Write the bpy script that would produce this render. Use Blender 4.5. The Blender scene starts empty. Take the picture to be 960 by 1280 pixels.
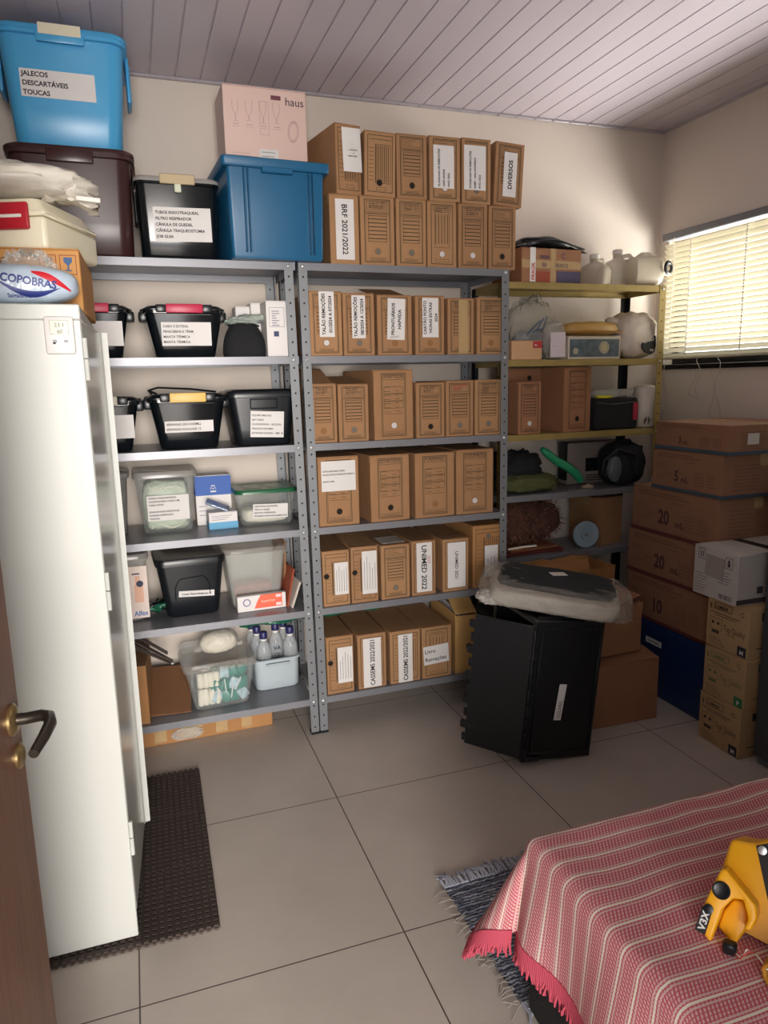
import bpy, bmesh, math, random
from mathutils import Vector, Matrix, noise
random.seed(7)
SC = bpy.context.scene
COL = SC.collection
PI = math.pi
R = math.radians

# ------------------------------------------------------------------ camera (solved from the photograph)
CX, CY, CZ = -0.6649, -2.8685, 1.5301
YAW, PITCH, ROLL, FPX = 0.3318, 0.1826, -0.0215, 893.57
_f = Vector((math.sin(YAW)*math.cos(PITCH), math.cos(YAW)*math.cos(PITCH), -math.sin(PITCH)))
_r = Vector((math.cos(YAW), -math.sin(YAW), 0)); _u = _r.cross(_f)
_c, _s = math.cos(ROLL), math.sin(ROLL)
CR = _c*_r + _s*_u; CU = -_s*_r + _c*_u; CF = _f
CAMP = Vector((CX, CY, CZ))
def ray(u, v): return CF + (u-480)/FPX*CR - (v-640)/FPX*CU
def at(u, v, ax, val):
    """world point seen at photo pixel (u,v) on the plane ax=val"""
    d = ray(u, v); k = 'xyz'.index(ax)
    return CAMP + d*((val-CAMP[k])/d[k])
def xs(u, v, Y): return at(u, v, 'y', Y).x
def zs(u, v, Y): return at(u, v, 'y', Y).z

# ------------------------------------------------------------------ materials
def lin(h):
    h = h.lstrip('#'); c = [int(h[i:i+2], 16)/255 for i in (0, 2, 4)]
    return [x/12.92 if x <= .04045 else ((x+.055)/1.055)**2.4 for x in c]
MATS = {}
def mat(name, col, rough=.6, metal=0, var=0, vscale=6, bump=0, bscale=60, spec=.5, trans=0, coat=0, emit=0, stretch=None):
    if name in MATS: return MATS[name]
    m = bpy.data.materials.new(name); m.use_nodes = True
    nt = m.node_tree; N = nt.nodes; L = nt.links
    b = N['Principled BSDF']
    c = lin(col) if isinstance(col, str) else list(col)
    b.inputs['Base Color'].default_value = (*c, 1)
    b.inputs['Roughness'].default_value = rough
    b.inputs['Metallic'].default_value = metal
    b.inputs['Specular IOR Level'].default_value = spec
    b.inputs['Transmission Weight'].default_value = trans
    b.inputs['Coat Weight'].default_value = coat
    if emit: 
        b.inputs['Emission Color'].default_value = (*c, 1); b.inputs['Emission Strength'].default_value = emit
    if var or bump:
        tc = N.new('ShaderNodeTexCoord'); src = tc.outputs['Object']
        if stretch:
            mp = N.new('ShaderNodeMapping'); mp.inputs['Scale'].default_value = stretch
            L.new(src, mp.inputs['Vector']); src = mp.outputs['Vector']
    if var:
        n = N.new('ShaderNodeTexNoise'); n.inputs['Scale'].default_value = vscale; n.inputs['Detail'].default_value = 5
        L.new(src, n.inputs['Vector'])
        rp = N.new('ShaderNodeValToRGB')
        rp.color_ramp.elements[0].position = .3; rp.color_ramp.elements[1].position = .7
        rp.color_ramp.elements[0].color = (*[x*(1-var) for x in c], 1)
        rp.color_ramp.elements[1].color = (*[min(1, x*(1+var)) for x in c], 1)
        L.new(n.outputs['Fac'], rp.inputs['Fac']); L.new(rp.outputs['Color'], b.inputs['Base Color'])
    if bump:
        n2 = N.new('ShaderNodeTexNoise'); n2.inputs['Scale'].default_value = bscale; n2.inputs['Detail'].default_value = 4
        L.new(src, n2.inputs['Vector'])
        bp = N.new('ShaderNodeBump'); bp.inputs['Strength'].default_value = bump; bp.inputs['Distance'].default_value = .01
        L.new(n2.outputs['Fac'], bp.inputs['Height']); L.new(bp.outputs['Normal'], b.inputs['Normal'])
    MATS[name] = m; return m
def clear(name, col, opac=.3, rough=.12, gloss=.5, bump=0, bscale=30):
    """thin clear or frosted plastic: see-through film + milky body + gloss"""
    if name in MATS: return MATS[name]
    m = bpy.data.materials.new(name); m.use_nodes = True
    nt = m.node_tree; N = nt.nodes; L = nt.links
    b = N['Principled BSDF']; out = N['Material Output']
    b.inputs['Base Color'].default_value = (*lin(col), 1); b.inputs['Roughness'].default_value = rough
    b.inputs['Specular IOR Level'].default_value = gloss
    tr = N.new('ShaderNodeBsdfTransparent'); mx = N.new('ShaderNodeMixShader')
    tr.inputs['Color'].default_value = (.96, .97, .97, 1)
    lw = N.new('ShaderNodeLayerWeight'); lw.inputs['Blend'].default_value = .25
    ma = N.new('ShaderNodeMath'); ma.operation = 'MULTIPLY_ADD'; ma.use_clamp = True
    ma.inputs[1].default_value = .35; ma.inputs[2].default_value = opac
    L.new(lw.outputs['Facing'], ma.inputs[0]); L.new(ma.outputs[0], mx.inputs['Fac'])
    L.new(tr.outputs[0], mx.inputs[1]); L.new(b.outputs[0], mx.inputs[2]); L.new(mx.outputs[0], out.inputs['Surface'])
    if bump:
        tc = N.new('ShaderNodeTexCoord')
        n2 = N.new('ShaderNodeTexNoise'); n2.inputs['Scale'].default_value = bscale; n2.inputs['Detail'].default_value = 3
        L.new(tc.outputs['Object'], n2.inputs['Vector'])
        bp = N.new('ShaderNodeBump'); bp.inputs['Strength'].default_value = bump; bp.inputs['Distance'].default_value = .02
        L.new(n2.outputs['Fac'], bp.inputs['Height']); L.new(bp.outputs['Normal'], b.inputs['Normal'])
    MATS[name] = m; return m

CARD = mat('cardboard_kraft', '#9c7450', .8, var=.07, vscale=9, bump=.08, bscale=160)
CARD2 = mat('cardboard_kraft_pale', '#a37b55', .8, var=.07, vscale=7, bump=.08, bscale=160)
CARD3 = mat('cardboard_orange', '#a37547', .8, var=.1, vscale=8, bump=.1, bscale=120)
CARDR = mat('cardboard_reddish', '#976a4c', .82, var=.06, vscale=6, bump=.08, bscale=140)
CARDY = mat('cardboard_yellow', '#c79c60', .75, var=.08, vscale=6, stretch=(1, 1, .15))
CARDIN = mat('cardboard_inside', '#8d643f', .85, var=.12, vscale=9)
INK = mat('print_ink_green_black', '#2b2a18', .8)
INKB = mat('black_print', '#1e1c1e', .7)
INKR = mat('red_print', '#7c3330', .7)
INKBL = mat('blue_ink', '#3a4468', .7)
PAPER = mat('white_paper', '#d9d6d4', .75, var=.02, vscale=20)
HOLE = mat('box_hole_dark', '#15110e', .9)
HOLEW = mat('paper_seen_in_hole', '#c9c6c6', .8)
HOLEG = mat('folder_seen_in_hole', '#6d665e', .8)
STEEL = mat('grey_shelf_steel', '#83848a', .38, .35, var=.04, vscale=4)
STEELD = mat('grey_shelf_steel_post', '#7d8084', .42, .3, var=.04, vscale=5)
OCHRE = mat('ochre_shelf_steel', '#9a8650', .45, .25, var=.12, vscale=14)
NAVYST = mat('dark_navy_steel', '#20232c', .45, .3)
BOLT = mat('zinc_bolt', '#cfd0d0', .3, .8)
PUNCH = mat('punched_hole', '#17181a', .8)
BLACKP = mat('black_gloss_plastic', '#0d1216', .16, spec=.55, var=.1, vscale=5)
BLACKM = mat('black_satin_plastic', '#12161b', .32, bump=.03, bscale=200)
BLACKF = mat('black_fabric', '#15161a', .9, bump=.3, bscale=90)
WHITEP = mat('white_plastic', '#e6e3db', .4)
CREAMP = mat('cream_plastic', '#e6dfc6', .4)
REDP = mat('red_plastic', '#b01c2c', .35)
PINKP = mat('crimson_latch_plastic', '#b81f45', .4)
YELP = mat('yellow_latch_plastic', '#dfb866', .45)
GREYLID = mat('smoke_grey_lid', '#8f8c88', .35)
CLEARP = clear('clear_plastic', '#dfe3e2', .05, .1)
CLEARF = clear('frosted_plastic', '#d6d6d0', .24, .22)
FILM = clear('clear_film', '#e4e0da', .2, .12, .7, bump=.8, bscale=28)
FILMW = clear('milky_bag_film', '#e2ddd6', .62, .25, .6, bump=.6, bscale=26)
TAPE = clear('packing_tape', '#d8b988', .45, .12, .7, bump=.3, bscale=40)

# ------------------------------------------------------------------ mesh building
class MB:
    def __init__(s): s.v = []; s.f = []; s.m = []
    def add(s, vs, fs, mi=0, M=None):
        o = len(s.v)
        s.v += [tuple(M @ Vector(p)) for p in vs] if M is not None else [tuple(p) for p in vs]
        for q in fs: s.f.append(tuple(i+o for i in q)); s.m.append(mi)
        return s
    def box(s, x0, y0, z0, x1, y1, z1, mi=0, M=None):
        vs = [(x0,y0,z0),(x1,y0,z0),(x1,y1,z0),(x0,y1,z0),(x0,y0,z1),(x1,y0,z1),(x1,y1,z1),(x0,y1,z1)]
        return s.add(vs, [(3,2,1,0),(4,5,6,7),(0,1,5,4),(1,2,6,5),(2,3,7,6),(3,0,4,7)], mi, M)
    def rbox(s, x0, y0, z0, x1, y1, z1, b=.003, mi=0, M=None, seg=1):
        bm = bmesh.new(); bmesh.ops.create_cube(bm, size=1)
        for v in bm.verts: v.co = Vector((x0+(v.co.x+.5)*(x1-x0), y0+(v.co.y+.5)*(y1-y0), z0+(v.co.z+.5)*(z1-z0)))
        b = min(b, .45*min(x1-x0, y1-y0, z1-z0))
        bmesh.ops.bevel(bm, geom=list(bm.edges), offset=b, segments=seg, affect='EDGES', profile=.5)
        return s.bm(bm, mi, M)
    def bm(s, bm, mi=0, M=None):
        bm.verts.index_update()
        s.add([v.co[:] for v in bm.verts], [[v.index for v in f.verts] for f in bm.faces], mi, M); bm.free(); return s
    def quad(s, x0, z0, x1, z1, y=-.0008, mi=0):      # a flat print on the front (facing -y)
        return s.add([(x0,y,z0),(x1,y,z0),(x1,y,z1),(x0,y,z1)], [(0,1,2,3)], mi)
    def frame(s, x0, z0, x1, z1, t=.0012, y=-.0008, mi=0):
        t *= 1.4; s.quad(x0,z0,x1,z0+t,y,mi); s.quad(x0,z1-t,x1,z1,y,mi); s.quad(x0,z0+t,x0+t,z1-t,y,mi); return s.quad(x1-t,z0+t,x1,z1-t,y,mi)
    def disc(s, x, z, r, y=-.0009, n=14, mi=0, M=None):
        return s.add([(x+r*math.cos(2*PI*i/n), y, z+r*math.sin(2*PI*i/n)) for i in range(n)], [tuple(range(n))], mi, M)
    def ringd(s, x, z, r0, r1, y=-.0009, n=18, mi=0):
        vs = [(x+r*math.cos(2*PI*i/n), y, z+r*math.sin(2*PI*i/n)) for r in (r0, r1) for i in range(n)]
        return s.add(vs, [(i, n+i, n+(i+1)%n, (i+1)%n)[::-1] for i in range(n)], mi)
    def loft(s, rings, c0=True, c1=True, mi=0, M=None, closed=True):
        n = len(rings[0]); vs = [p for r in rings for p in r]; fs = []
        for k in range(len(rings)-1):
            for i in range(n if closed else n-1):
                j = (i+1) % n; fs.append((k*n+i, k*n+j, (k+1)*n+j, (k+1)*n+i))
        if c0: fs.append(tuple(reversed(range(n))))
        if c1: fs.append(tuple((len(rings)-1)*n+i for i in range(n)))
        return s.add(vs, fs, mi, M)
    def lathe(s, prof, n=20, c0=True, c1=True, mi=0, M=None):
        return s.loft([[(r*math.cos(2*PI*i/n), r*math.sin(2*PI*i/n), z) for i in range(n)] for r, z in prof], c0, c1, mi, M)
    def tube(s, pts, r, n=8, mi=0, M=None, closed=False, caps=True, rv=None):
        P = [Vector(p) for p in pts]; rings = []; up = None
        for i, p in enumerate(P):
            a = P[i-1] if (i or closed) else P[i]; b = P[(i+1) % len(P)] if (i < len(P)-1 or closed) else P[i]
            t = (b-a).normalized()
            if up is None:
                up = Vector((0,0,1)) if abs(t.z) < .9 else Vector((1,0,0))
            sx = t.cross(up).normalized(); up = sx.cross(t).normalized()
            rr = rv[i] if rv else r
            rings.append([tuple(p + sx*math.cos(2*PI*k/n)*rr + up*math.sin(2*PI*k/n)*rr) for k in range(n)])
        if closed: rings.append(rings[0]); return s.loft(rings, False, False, mi, M)
        return s.loft(rings, caps, caps, mi, M)
    def prism(s, poly, y0, y1, mi=0, M=None):           # outline in (x,z), counter-clockwise, extruded y0->y1
        n = len(poly); vs = [(x, y0, z) for x, z in poly]+[(x, y1, z) for x, z in poly]
        fs = [tuple(range(n)), tuple(reversed(range(n, 2*n)))]+[((i+1) % n, i, n+i, n+(i+1) % n) for i in range(n)]
        return s.add(vs, fs, mi, M)
def rrect(hx, hy, r, z, cx=0, cy=0, n=5):
    r = min(r, hx*.99, hy*.99); P = []
    for q, (sx, sy) in enumerate(((1,1),(-1,1),(-1,-1),(1,-1))):
        for i in range(n+1):
            a = q*PI/2 + i*PI/2/n
            P.append((cx+sx*(hx-r)+r*math.cos(a), cy+sy*(hy-r)+r*math.sin(a), z))
    return P
def link(name, me, parent=None, loc=None, rot=None):
    o = bpy.data.objects.new(name, me); COL.objects.link(o)
    if parent is not None: o.parent = parent
    if loc is not None: o.location = loc
    if rot is not None: o.rotation_euler = rot
    return o
def obj(name, mb, mats, parent=None, loc=None, rot=None, smooth=40, label=None):
    me = bpy.data.meshes.new(name); me.from_pydata(mb.v, [], mb.f)
    mats = mats if isinstance(mats, (list, tuple)) else [mats]
    for m in mats: me.materials.append(m)
    me.polygons.foreach_set('material_index', mb.m)
    if smooth:
        me.polygons.foreach_set('use_smooth', [True]*len(me.polygons)); me.set_sharp_from_angle(angle=R(smooth))
    me.update(); o = link(name, me, parent, loc, rot)
    if label: o['label'] = label
    return o
def tag(o, label, cat, group=None):
    o['label'] = label; o['category'] = cat
    if group: o['group'] = group
    return o
def thing(name, label, cat, loc=(0,0,0), rz=0, group=None, rx=0, ry=0):
    o = link(name, None, None, loc, (R(rx), R(ry), R(rz))); o.empty_display_size = .05
    return tag(o, label, cat, group)
def struct(name, mb, m, smooth=0):
    o = obj(name, mb, m, smooth=smooth); o['kind'] = 'structure'; return o

_tc = {}
def text_mesh(s, bold=0.0):
    k = (s, bold)
    if k not in _tc:
        cu = bpy.data.curves.new('t', 'FONT'); cu.body = s; cu.size = 1; cu.resolution_u = 3; cu.offset = bold
        cu.align_x = 'LEFT'; cu.align_y = 'BOTTOM_BASELINE'
        to = bpy.data.objects.new('t', cu); me = bpy.data.meshes.new_from_object(to)
        V = [v.co[:] for v in me.vertices]; F = [tuple(p.vertices) for p in me.polygons]
        bpy.data.objects.remove(to); bpy.data.meshes.remove(me); _tc[k] = (V, F)
    return _tc[k]
def text_into(mb, s, x, z, size, rot=0, y=-.0016, bold=.012, align='L', width=None, mi=0, sx=1):
    """flat letters on the plane y, baseline start x,z, rot degrees anticlockwise"""
    V, F = text_mesh(s, bold)
    if not V: return mb
    w = max(v[0] for v in V)*size*sx
    k = 1
    if width and w > width: k = width/w; w = width
    ox = {'L': 0, 'C': -w/2, 'R': -w}[align]
    c, sn = math.cos(R(rot)), math.sin(R(rot))
    P = []
    for a, b, _ in V:
        p, q = a*size*sx*k+ox, b*size
        P.append((x+p*c-q*sn, y, z+p*sn+q*c))
    return mb.add(P, F, mi)
def lettering(parent, items, m=None, y=-.0016, name='lettering', loc=None, rot=None):
    mb = MB()
    for it in items: text_into(mb, it[0], it[1], it[2], it[3], y=y, **(it[4] if len(it) > 4 else {}))
    return obj(name, mb, m or INKB, parent, loc, rot, smooth=0)
def sheet(parent, x, z, w, h, lines, size=.012, rot=0, tilt=0, y=-.0012, lean=0, loc=None, m=None, name='paper_label', bold=.03, align='C', gap=1.5, ink=None, zrot=0, curl=0, micro=0):
    """white paper label centred x,z on the front plane; lines are written along rot (90 = reading upwards)"""
    mb = MB(); mb.box(-w/2, -.0004, -h/2, w/2, .0002, h/2)
    lo = Vector(loc) if loc is not None else Vector((0, 0, 0))
    o = obj(name, mb, m or PAPER, parent, lo+Vector((x, y, z)), (R(lean), R(-tilt), R(zrot)), smooth=0)
    W = h if rot in (90, -90, 270) else w
    t = MB(); n = len(lines)
    for i, s in enumerate(lines):
        if not s: continue
        off = ((n-1)/2-i)*size*gap - size*.36
        al = align
        if rot == 0: px, pz = (0 if al == 'C' else -w/2+.006), off
        elif rot == 90: px, pz = -off, (0 if al == 'C' else -h/2+.006)
        else: px, pz = off, (0 if al == 'C' else h/2-.006)
        text_into(t, s, px, pz, size, rot, y=-.0009, bold=bold, align=al, width=W*.93)
    if micro:
        for i in range(micro):
            zz = h/2-(i+.8)*h/(micro+.6)
            if rot == 0: t.quad(-w*.38, zz, -w*.38+w*random.uniform(.4, .75), zz+.0016, -.0009)
            else:
                xx = -w/2+(i+.8)*w/(micro+.6); t.quad(xx, -h*.4, xx+.0014, -h*.4+h*random.uniform(.5, .8), -.0009)
    if t.v: obj('lettering', t, ink or INKB, o, smooth=0)
    return o
def blob(sx, sy, sz, p=2.5, amp=.1, fr=3, seed=0, nu=36, nv=20, flat=True, crease=0):
    """a soft lump: superellipsoid, sits on z=0, crumpled by noise"""
    mb = MB(); rings = []
    off = Vector((seed*3.1, seed*1.7, seed*.9))
    sg = lambda c, e: math.copysign(abs(c)**e, c)
    for j in range(nv+1):
        t = -PI/2+PI*j/nv; ring = []
        for i in range(nu):
            a = 2*PI*i/nu; e = 2/p
            d = Vector((sg(math.cos(t), e)*sg(math.cos(a), e), sg(math.cos(t), e)*sg(math.sin(a), e), sg(math.sin(t), e)))
            k = 1+amp*noise.noise(d*fr+off)
            if crease: k += crease*(abs(noise.noise(d*fr*2.3+off))-.25)
            z = d.z*k
            ring.append((d.x*k*sx/2, d.y*k*sy/2, max(0, (z*.5+.5))*sz if flat else z*sz/2))
        rings.append(ring)
    mb.loft(rings[1:-1]); return mb
# ================================================================== ROOM
WX0, WX1, WY0, WY1, CEIL = -1.27, 2.072, -3.30, .45, 2.772
DX0, DX1, DZ = -1.15, -.20, 2.2          # doorway behind the camera
WINY0, WINY1, WINZ0, WINZ1 = -1.25, .37, 1.575, 2.215
def wall_material():
    return mat('wall_paint', '#d3c8bd', .85, var=.025, vscale=3, bump=.03, bscale=220)
WALL = wall_material()
def floor_material():
    m = bpy.data.materials.new('porcelain_floor_tiles'); m.use_nodes = True
    nt = m.node_tree; N = nt.nodes; L = nt.links; b = N['Principled BSDF']
    tc = N.new('ShaderNodeTexCoord'); sep = N.new('ShaderNodeSeparateXYZ'); L.new(tc.outputs['Object'], sep.inputs[0])
    def line(sock, off):
        a = N.new('ShaderNodeMath'); a.operation = 'SUBTRACT'; L.new(sock, a.inputs[0]); a.inputs[1].default_value = off-70.71
        d = N.new('ShaderNodeMath'); d.operation = 'DIVIDE'; L.new(a.outputs[0], d.inputs[0]); d.inputs[1].default_value = .7071
        f = N.new('ShaderNodeMath'); f.operation = 'FRACT'; L.new(d.outputs[0], f.inputs[0])
        p = N.new('ShaderNodeMath'); p.operation = 'PINGPONG'; L.new(f.outputs[0], p.inputs[0]); p.inputs[1].default_value = .5
        g = N.new('ShaderNodeMath'); g.operation = 'LESS_THAN'; L.new(p.outputs[0], g.inputs[0]); g.inputs[1].default_value = .0028
        return g.outputs[0], d.outputs[0]
    gx, ix = line(sep.outputs[0], -.0598); gy, iy = line(sep.outputs[1], -.502)
    mx = N.new('ShaderNodeMath'); mx.operation = 'MAXIMUM'; L.new(gx, mx.inputs[0]); L.new(gy, mx.inputs[1])
    n1 = N.new('ShaderNodeTexNoise'); n1.inputs['Scale'].default_value = 2.2; n1.inputs['Detail'].default_value = 8; n1.inputs['Roughness'].default_value = .62
    L.new(tc.outputs['Object'], n1.inputs['Vector'])
    rp = N.new('ShaderNodeValToRGB'); rp.color_ramp.elements[0].position = .3; rp.color_ramp.elements[1].position = .72
    rp.color_ramp.elements[0].color = (*lin('#b5aba1'), 1); rp.color_ramp.elements[1].color = (*lin('#c5bab0'), 1)
    L.new(n1.outputs['Fac'], rp.inputs['Fac'])
    mc = N.new('ShaderNodeMix'); mc.data_type = 'RGBA'; L.new(mx.outputs[0], mc.inputs['Factor']); L.new(rp.outputs['Color'], mc.inputs[6])
    mc.inputs[7].default_value = (*lin('#4e443f'), 1); L.new(mc.outputs[2], b.inputs['Base Color'])
    b.inputs['Roughness'].default_value = .42; b.inputs['Specular IOR Level'].default_value = .45
    bp = N.new('ShaderNodeBump'); bp.invert = True; bp.inputs['Strength'].default_value = .4; bp.inputs['Distance'].default_value = .002
    L.new(mx.outputs[0], bp.inputs['Height']); L.new(bp.outputs['Normal'], b.inputs['Normal'])
    return m
mb = MB().box(WX0-.15, WY0-1.6, -.1, WX1+.15, WY1+.15, 0); struct('floor', mb, floor_material())
mb = MB().box(WX0-.15, WY1, 0, WX1+.15, WY1+.12, CEIL); struct('wall_back', mb, WALL)
mb = MB().box(WX0-.12, WY0-.12, 0, WX0, WY1, CEIL); struct('wall_left', mb, WALL)
mb = MB().box(WX1, WY0-.12, 0, WX1+.14, WY1, WINZ0).box(WX1, WY0-.12, WINZ1, WX1+.14, WY1, CEIL)
mb.box(WX1, WY0-.12, WINZ0, WX1+.14, WINY0, WINZ1).box(WX1, WINY1, WINZ0, WX1+.14, WY1, WINZ1); struct('wall_right', mb, WALL)
mb = MB().box(WX0, WY0-.12, 0, DX0, WY0, CEIL).box(DX1, WY0-.12, 0, WX1, WY0, CEIL).box(DX0, WY0-.12, DZ, DX1, WY0, CEIL); struct('wall_front', mb, WALL)
mb = MB().box(WX0, -2.58, 0, -.962, -2.455, CEIL); struct('wall_entry', mb, WALL)
# pvc ceiling boards, 10 cm, running into the room, with a groove at each joint
PVC = mat('pvc_ceiling_boards', '#c3bac3', .3, spec=.5, bump=.03, bscale=40, stretch=(12, .4, 1))
mb = MB(); x = WX0-.02; top = []
while x < WX1+.1:
    top += [(x, CEIL), (x+.0925, CEIL), (x+.095, CEIL+.005), (x+.0985, CEIL+.005)]; x += .1
n = len(top); vs = [(a, WY0-.12, b) for a, b in top]+[(a, WY1+.12, b) for a, b in top]
mb.add(vs, [(i, n+i, n+i+1, i+1) for i in range(n-1)])
mb.box(WX0-.15, WY0-.15, CEIL+.02, WX1+.2, WY1+.15, CEIL+.08); struct('ceiling', mb, PVC)
TRIM = mat('pvc_trim', '#a9a2a8', .35)
mb = MB(); mb.rbox(WX0, WY1-.016, CEIL-.012, WX1, WY1, CEIL+.001, .003)
for i in range(32): mb.rbox(WX0+.06+i*.1, WY1-.02, CEIL-.016, WX0+.068+i*.1, WY1-.014, CEIL-.009, .002)
struct('trim_1', mb, TRIM)
mb = MB(); mb.rbox(WX1-.014, WY0, CEIL-.01, WX1, WY1-.016, CEIL+.001, .003); struct('trim_2', mb, TRIM)

# ------------------------------------------------------------------ window in the right wall: dark aluminium frame, two panes
ALU = mat('dark_aluminium', '#1b1b1d', .35, .5)
mb = MB(); xo = WX1+.055
for z0, z1 in ((WINZ0, WINZ0+.05), (WINZ1-.04, WINZ1)): mb.rbox(xo, WINY0, z0, xo+.05, WINY1, z1, .003)
for y0, y1 in ((WINY0, WINY0+.04), (WINY1-.04, WINY1), (-.47, -.42)): mb.rbox(xo, y0, WINZ0+.05, xo+.05, y1, WINZ1-.04, .003)
mb.rbox(WX1-.012, WINY0-.02, WINZ0-.022, WX1+.09, WINY1+.015, WINZ0+.004, .004)
w = struct('window_1', mb, ALU)
GL = clear('window_glass', '#dfe8ea', .05, .02)
mb = MB().box(xo+.022, WINY0+.04, WINZ0+.05, xo+.027, -.47, WINZ1-.04).box(xo+.03, -.42, WINZ0+.05, xo+.035, WINY1-.04, WINZ1-.04)
obj('pane', mb, GL, w, smooth=0)
# venetian blind
SLAT = mat('cream_blind_slats', '#c9c2aa', .4, var=.05, vscale=3)
nt = SLAT.node_tree; b = nt.nodes['Principled BSDF']; tl = nt.nodes.new('ShaderNodeBsdfTranslucent'); ms = nt.nodes.new('ShaderNodeMixShader')
tl.inputs['Color'].default_value = (*lin('#d6cdb0'), 1); ms.inputs['Fac'].default_value = .22
nt.links.new(b.outputs[0], ms.inputs[1]); nt.links.new(tl.outputs[0], ms.inputs[2]); nt.links.new(ms.outputs[0], nt.nodes['Material Output'].inputs['Surface'])
bx = WX1-.03
bl = thing('venetian_blind', 'cream venetian blind with a grey head rail hanging over the window', 'blind', (bx, -.42, WINZ1))
HB = (WINY1-.005+.42, WINY0+.42)
mb = MB().rbox(-.022, HB[1], -.005, .02, HB[0], .03, .004); obj('head_rail', mb, mat('grey_head_rail', '#74757b', .4, .2), bl)
mb = MB(); ns = 22; drop = (WINZ1-.025-1.635)
for i in range(ns):
    z = -.035-i*drop/(ns-1); a = R(-54)
    pts = []
    for k in range(5):
        t = (k/4-.5)*.026; cv = .0022*(1-(2*k/4-1)**2)
        pts.append((t*math.cos(a)-cv*math.sin(a), t*math.sin(a)+cv*math.cos(a)))
    vs = [(p, HB[1]+.006, z+q) for p, q in pts]+[(p, HB[0]-.004, z+q) for p, q in pts]
    mb.add(vs, [(j, j+1, 6+j, 5+j) for j in range(4)])
obj('slats', mb, SLAT, bl, smooth=60)
mb = MB().rbox(-.013, HB[1]+.006, -.055-drop, .013, HB[0]-.004, -.043-drop, .003); obj('bottom_rail', mb, SLAT, bl)
CORD = mat('white_cord', '#e9e6dd', .6)
for yy in (.58, .23, -.12, -.5):
    mb = MB()
    for dx in (-.0145, .0145): mb.tube([(dx, yy, 0), (dx, yy, -.05-drop)], .0011, 5)
    for i in range(ns*2): 
        mb.rbox(-.0165, yy-.004, -.033-i*drop/(ns*2-2)-.004, -.0145, yy+.004, -.033-i*drop/(ns*2-2)+.004, .001)
    obj('ladder_cord', mb, CORD, bl)
mb = MB().tube([(-.026, .69, 0), (-.027, .675, -.2), (-.026, .69, -.4), (-.026, .685, -.56)], .0016, 6); obj('tilt_cord', mb, CORD, bl)
# cords dangling below the sill
for k, (y0, ln) in enumerate(((.33, .33), (.10, .2), (-.03, .3))):
    pts = [(WX1-.02, y0, WINZ0+.03)]
    for i in range(1, 15): pts.append((WX1-.016, y0+.018*math.sin(i*.55+k*2)-.012*k*i/14, WINZ0+.03-ln*i/14))
    for i in range(1, 12): pts.append((WX1-.015, y0+.03+.02*math.sin(i*.4+k), WINZ0+.03-ln+ln*.8*i/12))
    c = obj('loose_cord', MB().tube(pts, .0016, 6), mat('grey_clear_cord', '#b7b0a6', .3))
    tag(c, ['thin pale cord hanging below the window sill beside the ochre rack', 'short pale cord looped below the middle of the window sill', 'long pale cord looping below the right end of the visible sill'][k], 'cord', None)

# ------------------------------------------------------------------ brown door leaf, open, at the left
WOOD = mat('brown_varnished_wood', '#6c4836', .38, var=.25, vscale=7, stretch=(9, 9, .7), bump=.05, bscale=30)
hx, hy = -.955, -2.44; fx, fy = -.884, -1.612
ang = math.degrees(math.atan2(fy-hy, fx-hx)); wid = math.hypot(fx-hx, fy-hy)
# local: x along the leaf from hinge to free edge, face towards the room is -y
door = thing('door_1', 'brown varnished door leaf standing open at the left edge', 'door', (hx, hy, .008), ang); door['kind'] = 'structure'
mb = MB().rbox(0, 0, 0, wid, .035, 2.09, .003); obj('leaf', mb, WOOD, door)
BRONZE = mat('bronze_handle', '#4c463f', .3, .8); BRASS = mat('worn_brass', '#9a835a', .3, .8)
def hz(u, v): return at(u, v, 'x', fx).z
kx = wid-.052; kz = 1.0
hd = obj('rosette', MB().lathe([(.026, 0), (.026, .004), (.02, .009), (.011, .01)], 24, M=Matrix.Translation((kx, 0, kz)) @ Matrix.Rotation(PI/2, 4, 'X')), BRASS, door)
hm = MB().tube([(kx, -.004, kz), (kx, -.022, kz), (kx, -.046, kz+.002), (kx-.008, -.058, kz+.002), (kx-.03, -.064, kz), (kx-.07, -.062, kz-.002), (kx-.115, -.056, kz-.006)], .009, 12, rv=[.010, .0095, .0095, .010, .0095, .009, .0075])
obj('lever', hm, BRONZE, hd, smooth=60)
obj('keyhole_plate', MB().lathe([(.021, 0), (.021, .004), (.015, .008), (.007, .006)], 24, M=Matrix.Translation((kx+.015, 0, kz-.07)) @ Matrix.Rotation(PI/2, 4, 'X')), BRASS, door)
for z in (.25, 1.0, 1.85):
    obj('hinge', MB().lathe([(.007, 0), (.007, .09)], 10, M=Matrix.Translation((-.004, -.004, z))), BRASS, door)

# ------------------------------------------------------------------ white steel locker, front towards +x, side panel towards the camera
LOCK = mat('white_locker_enamel', '#c6c8c2', .42, var=.015, vscale=2)
cy0, cy1, cx0, cx1 = -.975, -.10, -1.235, -.765; ctop = 1.722
lk = thing('steel_locker', 'tall white steel locker with its door ajar beside the brown door', 'locker', ((cx0+cx1)/2, (cy0+cy1)/2, .014))
ox, oy, oz = (cx0+cx1)/2, (cy0+cy1)/2, .014
mb = MB(); t = .012
mb.rbox(cx0-ox, cy0-oy, 0, cx1-ox-.001, cy0-oy+t, ctop-oz-.036, .002).rbox(cx0-ox, cy1-oy-t, 0, cx1-ox-.001, cy1-oy, ctop-oz-.036, .002)
mb.rbox(cx0-ox, cy0-oy+t, 0, cx0-ox+t, cy1-oy-t, ctop-oz-.036, .002).rbox(cx0-ox+t, cy0-oy+t, 0, cx1-ox-.024, cy1-oy-t, .075, .002)
for z in (.45, .85, 1.25): mb.rbox(cx0-ox+t, cy0-oy+t, z, cx1-ox-.03, cy1-oy-t, z+.02, .002)
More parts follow.
